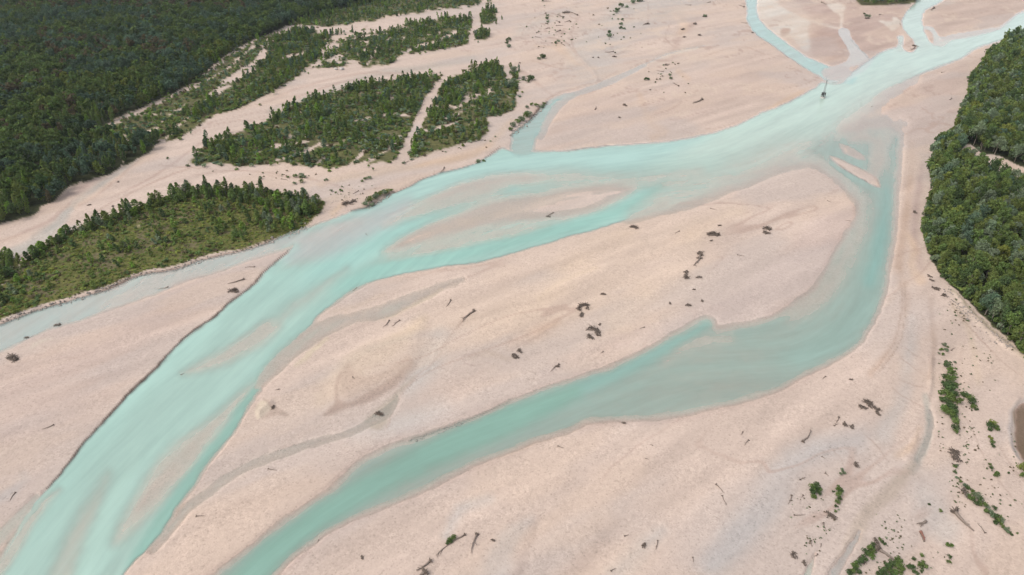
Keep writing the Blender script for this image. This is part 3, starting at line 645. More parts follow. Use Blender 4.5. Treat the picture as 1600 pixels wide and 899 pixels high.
# ------------------------------------------------------------------ the ground sheet and the water sheet
def grid():
    rows = list(np.arange(-44, 0, 4.0)) + list(np.arange(0, 930, 2.0)) + list(np.arange(932, 990, 6.0))
    ang = PITCH + np.arctan((np.array(rows) - CY) / FPX)
    ys = CAM_H / np.tan(ang)
    far = np.geomspace(ys[0], 12000, 22)[::-1][:-1]
    near = np.linspace(ys[-1], -60, 8)[1:]
    ys = np.concatenate([far, ys, near])
    cs = np.concatenate([-np.geomspace(60, 9000, 16)[::-1] - 0, np.arange(-56, 1660, 2.1), 1660 + np.geomspace(6, 9000, 16)])
    u = (cs - CX) / FPX
    d = ys + 83.0
    return u[None, :] * d[:, None], np.repeat(ys[:, None], len(u), 1)
GX, GY = grid()
GZ, GW, GC, GT, GWC, GPL = survey(GX, GY)
nr, nc = GX.shape
idx = np.arange(nr * nc).reshape(nr, nc)
quads = np.stack([idx[:-1, :-1], idx[1:, :-1], idx[1:, 1:], idx[:-1, 1:]], -1).reshape(-1, 4)
V = np.stack([GX, GY, GZ], -1).reshape(-1, 3)
M_GROUND, M_WATER = mat_ground(), mat_water()
me = make_mesh('ground', V, quads, M_GROUND, {'tone': ('FLOAT_COLOR', rgba(lin(GT.reshape(-1, 3), 1 / EXPO))), 'plant': ('FLOAT', GPL.ravel())}, smooth=True)
ground = tag(link(bpy.data.objects.new('ground', me)), kind='structure')
wet = GW.ravel() > 0
keep = wet[quads].any(1)
q = quads[keep]; used = np.unique(q); remap = np.full(nr * nc, -1); remap[used] = np.arange(len(used))
V2 = V[used].copy(); V2[:, 2] = 0.0
_al, _ac = flow_coords(V2[:, 0].astype(float), V2[:, 1].astype(float))
me = make_mesh('river', V2, remap[q], M_WATER, {'current': ('FLOAT_VECTOR', np.stack([_al, _ac, _al * 0], 1)), 'tone': ('FLOAT_COLOR', rgba(np.clip(lin(GWC.reshape(-1, 3)[used], 1.12 / EXPO), 0, 0.85))), 'milk': ('FLOAT', GW.ravel()[used])}, smooth=True)
river = tag(link(bpy.data.objects.new('river_water', me)), kind='structure')
def ground_z(X, Y):
    X = np.atleast_1d(np.asarray(X, float)); Y = np.atleast_1d(np.asarray(Y, float))
    return survey(X, Y, False)
# ------------------------------------------------------------------ foliage
def mat_leaf(name, stuff):
    t = NT(name)
    c = t.n('Attribute', attribute_name='tint').outputs['Color'] if stuff else t.n('ObjectInfo').outputs['Color']
    r = t.n('NewGeometry').outputs['Random Per Island']
    k = t.n('MapRange', {0: r, 1: 0.0, 2: 1.0, 3: 0.75, 4: 1.25}).outputs[0]
    hs = t.n('HueSaturation', {'Hue': t.n('MapRange', {0: r, 1: 0.0, 2: 1.0, 3: 0.485, 4: 0.515}).outputs[0], 'Saturation': 1.0, 'Value': k, 'Fac': 1.0, 'Color': c}).outputs[0]
    d = t.n('BsdfDiffuse', {'Color': hs}).outputs[0]
    tl = t.n('BsdfTranslucent', {'Color': hs}).outputs[0]
    return t.end(t.n('MixShader', {0: 0.40, 1: d, 2: tl}).outputs[0])
def mat_bark(name, a, b):
    t = NT(name)
    co = t.n('TexCoord').outputs['Object']
    n = t.n('TexNoise', {'Vector': co, 'Scale': 3.0, 'Detail': 6.0, 'Roughness': 0.7}).outputs['Fac']
    c = t.mix('MIX', n, a + (1,), b + (1,))
    bp = t.n('Bump', {'Height': n, 'Strength': 0.6, 'Distance': 0.1}).outputs[0]
    return t.end(t.n('BsdfPrincipled', {'Base Color': c, 'Roughness': 0.9, 'Normal': bp, 'Specular IOR Level': 0.2}).outputs[0])
M_LEAF, M_LEAFS = mat_leaf('foliage', False), mat_leaf('foliage of the wood', True)
M_BARK = mat_bark('bark', (0.10, 0.08, 0.06), (0.22, 0.19, 0.16))

def unit(v): return v / np.maximum(np.linalg.norm(v, axis=-1, keepdims=True), 1e-9)
def leaf_faces(C, N, size, r):
    n = len(C)
    nn = unit(N * 0.9 + r.normal(size=(n, 3)) * 0.75)
    a = unit(np.cross(nn, r.normal(size=(n, 3)))); b = np.cross(nn, a)
    s = (size * r.uniform(0.55, 1.35, n))[:, None]
    e = s * r.uniform(0.55, 0.95, n)[:, None]
    V = np.stack([C - a * s - b * e * 0.4, C + a * s * 0.2 - b * e, C + a * s + b * e * 0.3, C - a * s * 0.3 + b * e], 1).reshape(-1, 3)
    return V, np.arange(4 * n).reshape(n, 4)
def lobed_crown(seed, n, size, R, H0, H1, nl, lr):
    """leaf clumps over a crown of uneven lobes between heights H0 and H1"""
    r = np.random.default_rng(seed)
    cz = (H0 + H1) / 2; rz = (H1 - H0) / 2
    d = unit(r.normal(size=(nl, 3))); d[:, 2] = d[:, 2] * 0.8 + 0.15
    rad = r.uniform(0.35, 0.78, nl)[:, None]
    L = d * rad * np.array([R, R, rz]); L[:, 2] += cz
    L[0] = (r.normal() * 0.2 * R, r.normal() * 0.2 * R, H1 - lr * R * 0.9)
    lrad = R * lr * r.uniform(0.7, 1.25, nl)
    k = r.integers(0, nl, n)
    o = unit(r.normal(size=(n, 3)) + np.array([0, 0, 0.35]))
    C = L[k] + o * (lrad[k] * r.uniform(0.62, 1.08, n))[:, None]
    C[:, 2] = np.maximum(C[:, 2], 0.15)
    return leaf_faces(C, o, size, r)
def spindle_crown(seed, n, size, R, H0, H1):
    """an upright young tree: ascending sprays round a leader, ragged outline"""
    r = np.random.default_rng(seed)
    t = r.uniform(0, 1, n) ** 0.85
    ns = 16; sa = r.uniform(0, 2 * math.pi, ns); sh = r.uniform(0.0, 0.9, ns); sr = r.uniform(0.55, 1.15, ns)
    k = r.integers(0, ns, n)
    prof = np.clip(np.sin(np.pi * np.clip(t * 0.82 + 0.16, 0, 1)) ** 0.8, 0.05, 1)
    rad = R * prof * r.uniform(0.25, 1.0, n) ** 0.6 * sr[k]
    a = sa[k] + r.normal(0, 0.32, n)
    lean = r.normal(0, 0.06, 2)
    z = H0 + t * (H1 - H0)
    C = np.stack([np.cos(a) * rad + lean[0] * z, np.sin(a) * rad + lean[1] * z, z], 1)
    o = unit(np.stack([np.cos(a), np.sin(a), np.full(n, 0.45)], 1))
    return leaf_faces(C, o, size, r)
def tube(P, R, sides=6):
    P = np.asarray(P, float); R = np.asarray(R, float); n = len(P)
    T = unit(np.gradient(P, axis=0)); ref = np.array([0.31, 0.17, 0.93]) if abs(T[0, 2]) < 0.8 else np.array([1.0, 0.1, 0])
    A = unit(np.cross(T, ref)); B = np.cross(T, A)
    th = np.arange(sides) / sides * 2 * math.pi
    V = P[:, None, :] + (A[:, None, :] * np.cos(th)[None, :, None] + B[:, None, :] * np.sin(th)[None, :, None]) * R[:, None, None]
    V = V.reshape(-1, 3); F = []
    for i in range(n - 1):
        for j in range(sides):
            F.append((i * sides + j, i * sides + (j + 1) % sides, (i + 1) * sides + (j + 1) % sides, (i + 1) * sides + j))
    V = np.concatenate([V, P[:1], P[-1:]]); c0, c1 = len(V) - 2, len(V) - 1
    for j in range(sides):
        k = (n - 1) * sides
        F.append((c0, (j + 1) % sides, j, j)); F.append((c1, k + j, k + (j + 1) % sides, k + (j + 1) % sides))
    return V, F
def join(parts):
    V, F, o = [], [], 0
    for v, f in parts:
        V.append(np.asarray(v, float)); F.append(np.asarray(f) + o); o += len(v)
    return np.concatenate(V), np.concatenate(F)
def poly_mesh(name, V, F, mat, smooth=False):
    me = bpy.data.meshes.new(name)
    me.from_pydata([tuple(v) for v in V], [], [tuple(dict.fromkeys(int(i) for i in f)) for f in F])
    if smooth: me.polygons.foreach_set('use_smooth', np.ones(len(me.polygons), bool))
    me.update(); me.materials.append(mat); return me
def trunk_mesh(seed, h, r0, limbs):
    r = np.random.default_rng(seed)
    P = [(0, 0, -0.4)] + [(r.normal() * 0.06 * z, r.normal() * 0.06 * z, z) for z in np.linspace(0.2, h, 6)]
    parts = [tube(P, np.linspace(r0 * 1.3, r0 * 0.35, 7))]
    for _ in range(limbs):
        z0 = r.uniform(0.35, 0.75) * h; a = r.uniform(0, 6.28); L = h * r.uniform(0.25, 0.4)
        Q = [(math.cos(a) * L * t, math.sin(a) * L * t, z0 + L * 0.8 * t ** 0.8) for t in (0, 0.35, 0.7, 1)]
        parts.append(tube(Q, np.linspace(r0 * 0.5, r0 * 0.15, 4), 5))
    V, F = join(parts)
    return poly_mesh('trunk', V, F, M_BARK, True)

BROAD, BROAD_LO = [], []
for i in range(8):
    R = 3.0 + 0.35 * (i % 3); H = 8.6 + 0.5 * (i % 4)
    a = (40 + i, R, H * 0.16, H, 8 + i % 4, 0.42)
    v, f = lobed_crown(a[0], 900, 0.31, *a[1:]); BROAD.append((make_mesh('crown', v, f, M_LEAF), trunk_mesh(60 + i, H * 0.72, 0.2, 4)))
    BROAD_LO.append(lobed_crown(a[0], 190, 0.66, *a[1:]))
UPR, UPR_LO = [], []
for i in range(7):
    R = 1.15 + 0.18 * (i % 3); H = 7.0 + 0.5 * (i % 4)
    v, f = spindle_crown(80 + i, 330, 0.30, R, 0.5, H); UPR.append((make_mesh('crown', v, f, M_LEAF), trunk_mesh(90 + i, H * 0.9, 0.10, 2)))
    UPR_LO.append(spindle_crown(80 + i, 90, 0.52, R, 0.4, H))
SHR, SHR_LO = [], []
for i in range(7):
    v, f = lobed_crown(120 + i, 300, 0.13, 1.0, 0.0, 1.25 + 0.1 * (i % 3), 7 + i % 3, 0.45); SHR.append(make_mesh('shrub', v, f, M_LEAF))
    SHR_LO.append(lobed_crown(120 + i, 46, 0.30, 1.0, 0.0, 1.2, 6, 0.45))

# tints: albedo of the leaves, with the word used for them in labels
TINTS = {'olive': (0.078, 0.098, 0.026), 'dark green': (0.044, 0.066, 0.024), 'grey-green': (0.098, 0.122, 0.072), 'yellow-green': (0.112, 0.128, 0.028),
         'blue-green': (0.056, 0.086, 0.052), 'mid green': (0.070, 0.100, 0.028), 'brownish': (0.072, 0.058, 0.032), 'bright green': (0.085, 0.135, 0.022)}
TINTS = {k: tuple(1.80 * x + 0.007 for x in v) for k, v in TINTS.items()}
TN = list(TINTS)
def pick_tint(names, probs, n): return rng.choice(np.array([TN.index(x) for x in names]), n, p=np.array(probs) / sum(probs))
def scatter(P, sp, jit=0.42):
    P = np.asarray(P, float); Q = P.copy(); Q[:, 1] = np.maximum(Q[:, 1], -60)
    D = smooth_line(Q, True, 4)
    wx, wy = gp(D[:, 0], D[:, 1])
    xs = np.arange(wx.min(), wx.max(), sp); ys = np.arange(wy.min(), wy.max(), sp * 0.9)
    X, Y = np.meshgrid(xs, ys); X = X + (np.arange(len(ys)) % 2 * sp * 0.5)[:, None]
    X = X.ravel() + rng.uniform(-jit, jit, X.size) * sp; Y = Y.ravel() + rng.uniform(-jit, jit, Y.size) * sp
    px, py = proj(X, Y)
    k = (px > -200) & (px < 1960) & (py > -60) & (py < 960)
    X, Y, px, py = X[k], Y[k], px[k], py[k]
    sd = poly_sd(px, py, smooth_line(P, True, 2))
    k = sd > 0
    return X[k], Y[k], px[k], py[k], sd[k]
class Batch:
    """plants of one kind: position, size, form, tint, place words"""
    def __init__(s): s.c = {k: [] for k in ('X', 'Y', 'px', 'py', 's', 'h', 'f', 't', 'w')}
    def add(s, X, Y, sc, hs, f, t, w):
        px, py = proj(X, Y); n = len(X)
        for k, v in zip(('X', 'Y', 'px', 'py', 's', 'h', 'f', 't', 'w'), (X, Y, px, py, sc, hs, f, t, w)):
            s.c[k].append(np.broadcast_to(np.asarray(v), (n,)))
    def done(s):
        s.d = {k: np.concatenate(v) for k, v in s.c.items()}
        s.d['Z'] = ground_z(s.d['X'], s.d['Y'])[0]
        s.d['rot'] = rng.uniform(0, 6.28, len(s.d['X']))
        return s
broad, upr, shr, wood = Batch(), Batch(), Batch(), Batch()

# the river-side forest on the right bank
X, Y, px, py, sd = scatter(RIGHT_FOREST, 3.5)
k = (poly_mask(px, py, TRACK_GAP, 4) < 0.4) & (poly_mask(px, py - 13, TRACK_GAP, 4) < 0.4) & (sd > 1)
X, Y, px, py, sd = [a[k] for a in (X, Y, px, py, sd)]
n = len(X); edge = sd < 14
sc = np.where(edge, rng.uniform(0.5, 0.8, n), rng.uniform(0.50, 0.98, n)) * np.where(py < 250, 1.05, 1.0)
tt = pick_tint(['olive', 'dark green', 'grey-green', 'yellow-green', 'blue-green', 'mid green'], [28, 22, 20, 5, 6, 24], n)
deep = np.where(edge, 'on the gravel edge', np.where(sd < 45, 'just behind the forest edge', 'deep inside the forest'))
reach = np.select([py < 150, py < 215, py < 300, py < 360, py < 430, py < 500], ['beside the main river', 'above the track', 'round the track', 'where the strip narrows', 'across the curved channel', 'above the stony bank'], 'at the stony bank')
broad.add(X, Y, sc, sc * rng.uniform(0.95, 1.35, n), rng.integers(0, 8, n), tt, np.char.add(np.char.add(deep.astype('U40'), ', '), reach.astype('U40')))
X, Y, px, py, sd = scatter(RIGHT_FOREST, 2.0); k = (sd < 16) & (sd > -1) & (poly_mask(px, py, TRACK_GAP, 4) < 0.3)
X, Y = X[k], Y[k]; n = len(X)
shr.add(X, Y, rng.uniform(1.0, 2.2, n), rng.uniform(0.9, 2.2, n), rng.integers(0, 7, n), pick_tint(['olive', 'mid green', 'dark green', 'grey-green'], [3, 3, 2, 1], n), 'under the forest edge')
X, Y, px, py, sd = scatter(HEDGE, 6.0); n = len(X)
broad.add(X, Y, rng.uniform(0.6, 0.95, n), rng.uniform(0.6, 0.95, n), rng.integers(0, 8, n), pick_tint(['dark green', 'mid green', 'blue-green'], [3, 2, 2], n), 'in the far wood where the side channel joins')

# the left-hand wood: one mass
X, Y, px, py, sd = scatter(LEFT_FOREST, 4.3)
cv = survey(X, Y, False)[2]; k = cv > 0.5
X, Y, px, py, sd = [a[k] for a in (X, Y, px, py, sd)]
n = len(X); nz = fbm(X, Y, 55, 3, 31); nz2 = fbm(X, Y, 25, 3, 32)
near = np.clip(1 - sd / 90, 0, 1) * (py > 60)
up = rng.random(n) < 0.04 + 0.42 * near + 0.10 * (px < 220)
tt = pick_tint(['dark green', 'blue-green', 'mid green', 'olive'], [40, 25, 20, 15], n)
tt = np.where(rng.random(n) < 0.7, np.where(nz2 > 0.54, TN.index('mid green'), np.where(nz2 > 0.44, TN.index('dark green'), TN.index('blue-green'))), tt)
tt = np.where((nz > 0.55) & (rng.random(n) < 0.28), TN.index('brownish'), tt)
tt = np.where((nz2 > 0.55) & (near > 0.1) & (rng.random(n) < 0.6), pick_tint(['olive', 'mid green', 'yellow-green'], [5, 4, 1], n), tt)
tt = np.where(up & (rng.random(n) < 0.6), pick_tint(['olive', 'mid green', 'bright green'], [4, 4, 1], n), tt)
sc = rng.uniform(0.7, 1.2, n) * np.where(near > 0.6, 0.85, 1.0)
wood.add(X[~up], Y[~up], sc[~up], (sc * rng.uniform(0.8, 1.1, n))[~up], rng.integers(0, 8, n)[~up], tt[~up], '')
u = up & (px > -20) & (py > 170) & (sd < 60)
upr.add(X[u], Y[u], rng.uniform(0.9, 1.35, u.sum()), rng.uniform(0.75, 1.15, u.sum()), rng.integers(0, 7, u.sum()), tt[u], 'on the lower fringe of the dark wood')
v = up & ~u
wood.add(X[v], Y[v], rng.uniform(1.0, 1.5, v.sum()), rng.uniform(0.8, 1.15, v.sum()), 100 + rng.integers(0, 7, v.sum()), tt[v], '')

# the wooded island beside the left arm
TOP = np.array([(8, 430), (32, 414), (52, 396), (80, 378), (112, 362), (150, 348), (180, 338), (212, 325), (250, 312), (280, 303), (312, 297), (350, 297), (400, 298), (450, 304), (482, 312), (505, 318)], float)
def below_top(px, py): return py - np.interp(px, TOP[:, 0], TOP[:, 1])
X, Y, px, py, sd = scatter(ISLAND, 2.7)
b = below_top(px, py); rr = rng.random(len(X))
band = 15 + 22 * np.clip((px - 330) / 160, 0, 1)
p = np.where(b < band, np.where(fbm(X, Y, 7, 2, 44) > 0.42, 0.9, 0.45), np.where(b < band * 1.9, 0.30, 0.03 + 0.30 * (fbm(X, Y, 9, 2, 45) > 0.56))) * np.where(px > 410, 1.0, 0.95)
p = np.where((px > 400) & (b < 58), np.maximum(p, 0.7), p)
k = (rr < p) & (sd > 1)
X, Y, px, py, b = X[k], Y[k], px[k], py[k], b[k]; n = len(X)
bd = (15 + 22 * np.clip((px - 330) / 160, 0, 1))
tall = b < bd
hs = np.where(tall, 0.28 + 0.66 * rng.random(n) ** 1.3, rng.uniform(0.25, 0.6, n)); hs = np.where((px < 120), hs * 0.8, hs)
where = np.where(tall, np.where(px > 395, 'in the dense end clump of the island', np.where(px > 210, 'in the tall back row of the island', np.where(px > 90, 'in the middle back row of the island', 'in the low back row of the island'))), 'standing in the open island scrub')
upr.add(X, Y, np.where(tall, rng.uniform(0.85, 1.75, n), 1.0) * hs ** 0.3, hs, rng.integers(0, 7, n), pick_tint(['olive', 'mid green', 'bright green', 'dark green', 'grey-green'], [28, 30, 14, 18, 10], n), where)
X, Y, px, py, sd = scatter(ISLAND, 2.3)
cl = fbm(X, Y, 8, 3, 41); k = (cl > 0.47) & (rng.random(len(X)) < 0.8)
X, Y, px, py, sd = X[k], Y[k], px[k], py[k], sd[k]; n = len(X)
where = np.where(sd < 12, 'on the low bank of the wooded island', 'in the open scrub of the island')
shr.add(X, Y, rng.uniform(0.55, 1.35, n), rng.uniform(0.4, 1.0, n), rng.integers(0, 7, n), pick_tint(['olive', 'mid green', 'yellow-green', 'dark green', 'brownish'], [34, 26, 10, 14, 8], n), where)
X, Y, px, py, sd = scatter(ISLAND, 1.5); k = rng.random(len(X)) < 0.75; X, Y = X[k], Y[k]; n = len(X)
shr.add(X, Y, rng.uniform(0.35, 0.8, n), rng.uniform(0.15, 0.4, n), rng.integers(0, 7, n), pick_tint(['olive', 'yellow-green', 'mid green', 'brownish'], [5, 3, 2, 2], n), 'grassy tussock of the island')
X, Y, px, py, sd = scatter(ISLAND_W, 2.6); n = len(X)
upr.add(X, Y, rng.uniform(0.9, 1.2, n), rng.uniform(0.35, 0.6, n), rng.integers(0, 7, n), pick_tint(['olive', 'mid green'], [1, 1], n), 'in the small thicket beyond the island track')

# scrubby terraces between the dry channels
for P, sp, tree_p, words in ((FRINGE, 2.7, 0.06, 'on the fringe below the wood'), (FRINGE_TOP, 3.0, 0.30, 'on the far scrub edge of the wood'), (PATCH_A, 2.3, 0.30, 'on the long scrub terrace below the wood'), (PATCH_AB, 2.4, 0.12, 'on the sparse upper terrace'),
                             (PATCH_B, 2.4, 0.20, 'on the far scrub terrace'), (PATCH_BS, 2.8, 0.5, 'in the small far clump'), (PATCH_BT, 2.8, 0.4, 'in the small far clump'),
                             (PATCH_C, 2.1, 0.20, 'on the broad terrace by the track'), (PATCH_D, 2.2, 0.22, 'on the scrub terrace above the cut bank')):
    X, Y, px, py, sd = scatter(P, sp)
    g = survey(X, Y)[5]; cl = fbm(X, Y, 10, 3, 43)
    k = ((g > 0.45) | (rng.random(len(X)) < (0.3 if P is FRINGE else 0.12))) & (cl + rng.normal(0, 0.09, len(X)) > 0.36)
    X, Y, px, py, sd, cl = X[k], Y[k], px[k], py[k], sd[k], cl[k]; n = len(X)
    tree_p *= 0.62
    # taller along the upper (far) side of each terrace
    upm = inside(px, py - 9, P); tp = np.where(upm, tree_p, np.minimum(0.8, tree_p * 2.6)) * (0.4 + 1.6 * sstep(0.42, 0.62, cl))
    tr = rng.random(n) < tp
    j = rng.random(n) < 0.14; X = X + j * rng.normal(0, 6, n); Y = Y + j * rng.normal(0, 6, n)
    qx, qy = proj(X, Y); ln = np.zeros(n)
    for f_, L_ in LANES[:2]: ln = np.maximum(ln, stroke_mask(qx, qy, L_, f_))
    ok = ln < 0.4; X, Y, tr, upm, cl = X[ok], Y[ok], tr[ok], upm[ok], cl[ok]; n = len(X)
    m = int(tr.sum())
    upr.add(X[tr], Y[tr], rng.uniform(0.75, 1.15, m), rng.uniform(0.38, 0.78, m), rng.integers(0, 7, m), pick_tint(['olive', 'mid green', 'dark green', 'bright green', 'blue-green'], [24, 30, 22, 10, 14], m), words)
    m = n - m
    shr.add(X[~tr], Y[~tr], rng.uniform(0.6, 1.9, m), rng.uniform(0.5, 1.5, m), rng.integers(0, 7, m), pick_tint(['olive', 'mid green', 'dark green', 'grey-green', 'blue-green', 'brownish'], [24, 20, 20, 14, 14, 8], m), words)

# single bushes: x, y, radius in photo pixels, tint, words
BUSH = []
def bushes(words, L, tint=('dark green', 'mid green')):
    for x, y, r in L: BUSH.append((x, y, r, tint[len(BUSH) % len(tint)], words))
bushes('in the narrow column by the dry channel', [(1478,574,6),(1481,584,8),(1477,592,6),(1484,598,8),(1476,606,7),(1488,606,7),(1481,612,9),(1474,618,7),(1490,618,8),(1482,624,9),(1475,630,7),(1490,632,8),(1483,638,9),(1475,644,7),(1490,646,8),(1482,650,8),(1490,656,6),(1491,664,6),(1490,672,6),(1492,678,4),(1472,600,3),(1470,625,3)])
bushes('in the loose clump above the bush column', [(1474,542,3.5),(1470,549,3),(1477,550,3.5),(1472,556,3),(1466,555,2),(1480,545,2),(1491,569,2.5),(1493,578,2)], ('grey-green', 'mid green'))
bushes('in the small clump east of the bush column', [(1507,622,6),(1513,626,6),(1516,632,6),(1520,639,5),(1525,643,3),(1503,618,3)])
bushes('beside the round pit on the right bank', [(1545,669,5.5),(1550,666,6),(1554,671,5),(1547,674,4),(1548,686,3.5),(1549,692,4),(1549,699,3.5),(1598,735,7),(1596,744,5)], ('dark green', 'yellow-green', 'mid green'))
bushes('below the round pit on the right bank', [(1555,744,5.5),(1548,734,3.5),(1545,728,2.5),(1575,742,2)])
bushes('in the diagonal strip by fallen trunks', [(1499,755,3),(1505,761,4),(1511,766,4),(1517,773,5),(1523,779,6),(1529,783,6),(1533,789,6),(1540,794,4),(1525,790,5),(1516,783,5),(1511,776,3),(1552,797,4),(1540,803,5),(1546,807,6),(1553,810,6),(1560,814,6),(1566,818,5),(1557,820,5),(1563,824,4),(1574,831,5),(1580,836,3.5),(1588,834,2),(1494,749,3),(1492,740,3),(1490,732,3),(1494,730,2.5)], ('dark green', 'mid green', 'grey-green'))
bushes('in the round bush clump on the grey gravel', [(1268,767,6),(1275,765,6),(1280,769,4),(1272,773,7),(1269,779,5),(1278,774,4)])
bushes('in the narrow bush clump on the grey gravel', [(1309,767,5),(1312,772,4),(1308,776,5),(1311,782,4),(1307,788,4),(1305,795,3),(1304,802,2.5),(1301,770,2)])
bushes('alone on the grey gravel above the clumps', [(1315,738,3.5),(1313,744,3),(1318,742,2.5)], ('grey-green',))
bushes('in the row along the damp channel', [(1378,852,4),(1374,846,3),(1363,856,5),(1358,862,6),(1350,868,6),(1356,873,7),(1348,876,6),(1361,868,5),(1342,882,6),(1335,887,6),(1340,894,6),(1331,896,5),(1326,899,5)])
bushes('in the foreground clump by a dead trunk', [(1400,878,6),(1392,884,6),(1400,887,7),(1385,890,7),(1393,894,7),(1379,897,7),(1403,895,6),(1388,901,7),(1398,904,6),(1372,902,5),(1411,890,3)])
bushes('standing singly on the foreground gravel', [(1421,889,6),(1437,887,7),(1427,877,3.5),(1439,870,3.5),(1428,900,5),(1482,856,5),(1482,873,3.5),(1481,880,3.5),(1450,790,2.5),(1468,801,3),(1440,896,3)])
bushes('on the cut bank by the leaning trees', [(797,205,4),(803,199,5),(809,194,5),(814,190,6),(820,184,6),(826,182,5),(838,168,4),(846,168,4),(831,166,3),(824,171,3),(850,164,3)], ('grey-green', 'mid green'))
bushes('on the bank spur at the river bend', [(573,321,5),(579,317,6),(586,313,6),(593,309,6),(600,306,5),(606,303,5),(582,322,4),(612,301,3)], ('grey-green', 'olive'))
bushes('on the bare gravel beside the bend', [(407,281,3),(462,278,3.5),(472,278,4),(469,279,3),(461,289,3),(471,287,3.5),(476,279,3),(450,279,2),(510,284,3),(533,300,3),(518,301,2.5),(525,303,2),(748,254,4),(756,252,3),(632,257,3),(572,282,3),(578,281,3),(567,285,2.5)], ('grey-green', 'mid green'))
bushes('caught against the long uprooted tree', [(703,846,4.5),(698,849,4),(709,843,4.5),(705,848,3)], ('mid green', 'dark green'))
bushes('scattered on the upper gravel plain', [(850,3,5),(855,26,2.5),(855,31,3),(856,36,2.5),(965,19,4),(962,22,3),(970,12,4),(980,13,3),(996,3,6),(990,6,4),(972,33,3),(970,40,3.5),(970,46,3),(975,47,2.5),(952,53,3),(953,59,4),(847,92,5),(843,94,3),(868,69,3),(872,67,2.5),(828,126,6),(819,124,3),(824,129,4),(804,112,6),(802,118,5),(803,128,4),(804,140,6),(800,134,5),(1010,126,4),(1046,119,2.5),(1048,125,2.5),(1101,27,3),(795,65,4),(795,75,4),(792,70,3),(1355,29,4),(1350,24,2)], ('dark green', 'grey-green'))
bx = np.array([b[0] for b in BUSH], float); by = np.array([b[1] for b in BUSH], float); br = np.array([b[2] for b in BUSH], float)
X, Y = gp(bx, by); rm = br / scale_at(by)
shr.add(X, Y, rm * 1.28, rm * 1.1 * rng.uniform(0.75, 1.05, len(rm)), rng.integers(0, 7, len(rm)), [TN.index(b[3]) for b in BUSH], [b[4] for b in BUSH])
NB = len(BUSH)
# small tufts around the foreground bushes
tx, ty = [], []
for cx, cy, rx, ry, n in ((1394,840,22,22,46),(1360,884,30,14,22),(1515,690,16,34,40),(1500,610,14,34,26),(1500,770,14,22,30),(1470,600,6,40,16),(1545,745,14,30,14),(1470,680,8,26,14),(1290,810,12,30,16),(1250,790,18,30,12),(1560,790,24,22,12),(1440,880,40,14,14),(1585,700,10,40,12),(1500,500,24,26,24),(1540,560,30,30,22),(1270,850,14,20,14),(560,300,50,14,20),(440,276,60,8,22),(960,45,40,40,26),(870,45,40,26,40),(1040,115,24,24,22),(700,225,60,16,20)):
    tx.append(rng.normal(cx, rx * 0.6, n)); ty.append(rng.normal(cy, ry * 0.6, n))
tx = np.concatenate(tx); ty = np.concatenate(ty); k = (tx < 1612) & (ty > 0); tx, ty = tx[k], ty[k]
X, Y = gp(tx, ty); n = len(X); rm = rng.uniform(0.9, 2.1, n) / scale_at(ty)
wt_ = ground_z(X, Y)[1]; k = wt_ < 0.02
shr.add(X[k], Y[k], rm[k], rm[k] * 0.8, rng.integers(0, 7, k.sum()), pick_tint(['brownish', 'grey-green', 'dark green'], [3, 2, 3], k.sum()), 'tufted low on bare gravel')
for b_ in (broad, upr, shr, wood): b_.done()

# ---- labels that single things out
ORD = ['', 'second', 'third', 'fourth', 'fifth', 'sixth', 'seventh', 'eighth', 'ninth', 'tenth', 'eleventh', 'twelfth']
def ordinal(n): return '%d%s' % (n, 'th' if 10 < n % 100 < 14 else {1: 'st', 2: 'nd', 3: 'rd'}.get(n % 10, 'th'))
def single_out(items):
    """items: (object, base label, x, y); adds what tells look-alikes apart"""
    by = {}
    for it in items: by.setdefault(it[1], []).append(it)
    for base, L in by.items():
        if len(L) == 1: L[0][0]['label'] = base; continue
        L.sort(key=lambda q: -q[3]); n = len(L)
        for i, q in enumerate(L):
            j = n - 1 - i
            if n == 2: e = 'nearer of two' if i == 0 else 'farther of two'
            elif i == 0: e = 'nearest of several'
            elif j == 0: e = 'farthest of several'
            elif i <= j: e = (ORD[i] if i < 12 else ordinal(i + 1)) + ' nearest'
            else: e = (ORD[j] if j < 12 else ordinal(j + 1)) + ' farthest'
            q[0]['label'] = base + ', ' + e

def stuff_mesh(name, lists, mats, label):
    Vs, Fs, Ts, off = [], [], [], 0
    for (pv, pf), X, Y, Z, rot, sx, sz, T in lists:
        n = len(X)
        if n == 0: continue
        c, s = np.cos(rot)[:, None], np.sin(rot)[:, None]
        x = pv[None, :, 0] * sx[:, None]; y = pv[None, :, 1] * sx[:, None]
        V = np.stack([x * c - y * s + X[:, None], x * s + y * c + Y[:, None], pv[None, :, 2] * sz[:, None] + Z[:, None]], -1)
        F = pf[None] + (np.arange(n) * len(pv))[:, None, None] + off
        Vs.append(V.reshape(-1, 3)); Fs.append(F.reshape(-1, 4)); Ts.append(np.repeat(T, len(pv), 0)); off += n * len(pv)
    me = make_mesh(name, np.concatenate(Vs), np.concatenate(Fs), mats, {'tint': ('FLOAT_COLOR', rgba(np.concatenate(Ts)))})
    return tag(link(bpy.data.objects.new(name, me)), label, kind='stuff')
TV = np.array([TINTS[k] for k in TN])
def tint_of(ti, X, Y):
    n = len(ti)
    return TV[ti] * rng.uniform(0.86, 1.14, (n, 1)) * rng.uniform(0.96, 1.04, (n, 3))
def rest_lists(d, sel, lo, base=0, tone=1.0):
    out = []
    for f in range(len(lo)):
        k = sel & (d['f'] == f + base)
        out.append((lo[f], d['X'][k], d['Y'][k], d['Z'][k], d['rot'][k], d['s'][k].astype(float), d['h'][k].astype(float), tone * tint_of(d['t'][k], d['X'][k], d['Y'][k])))
    return out
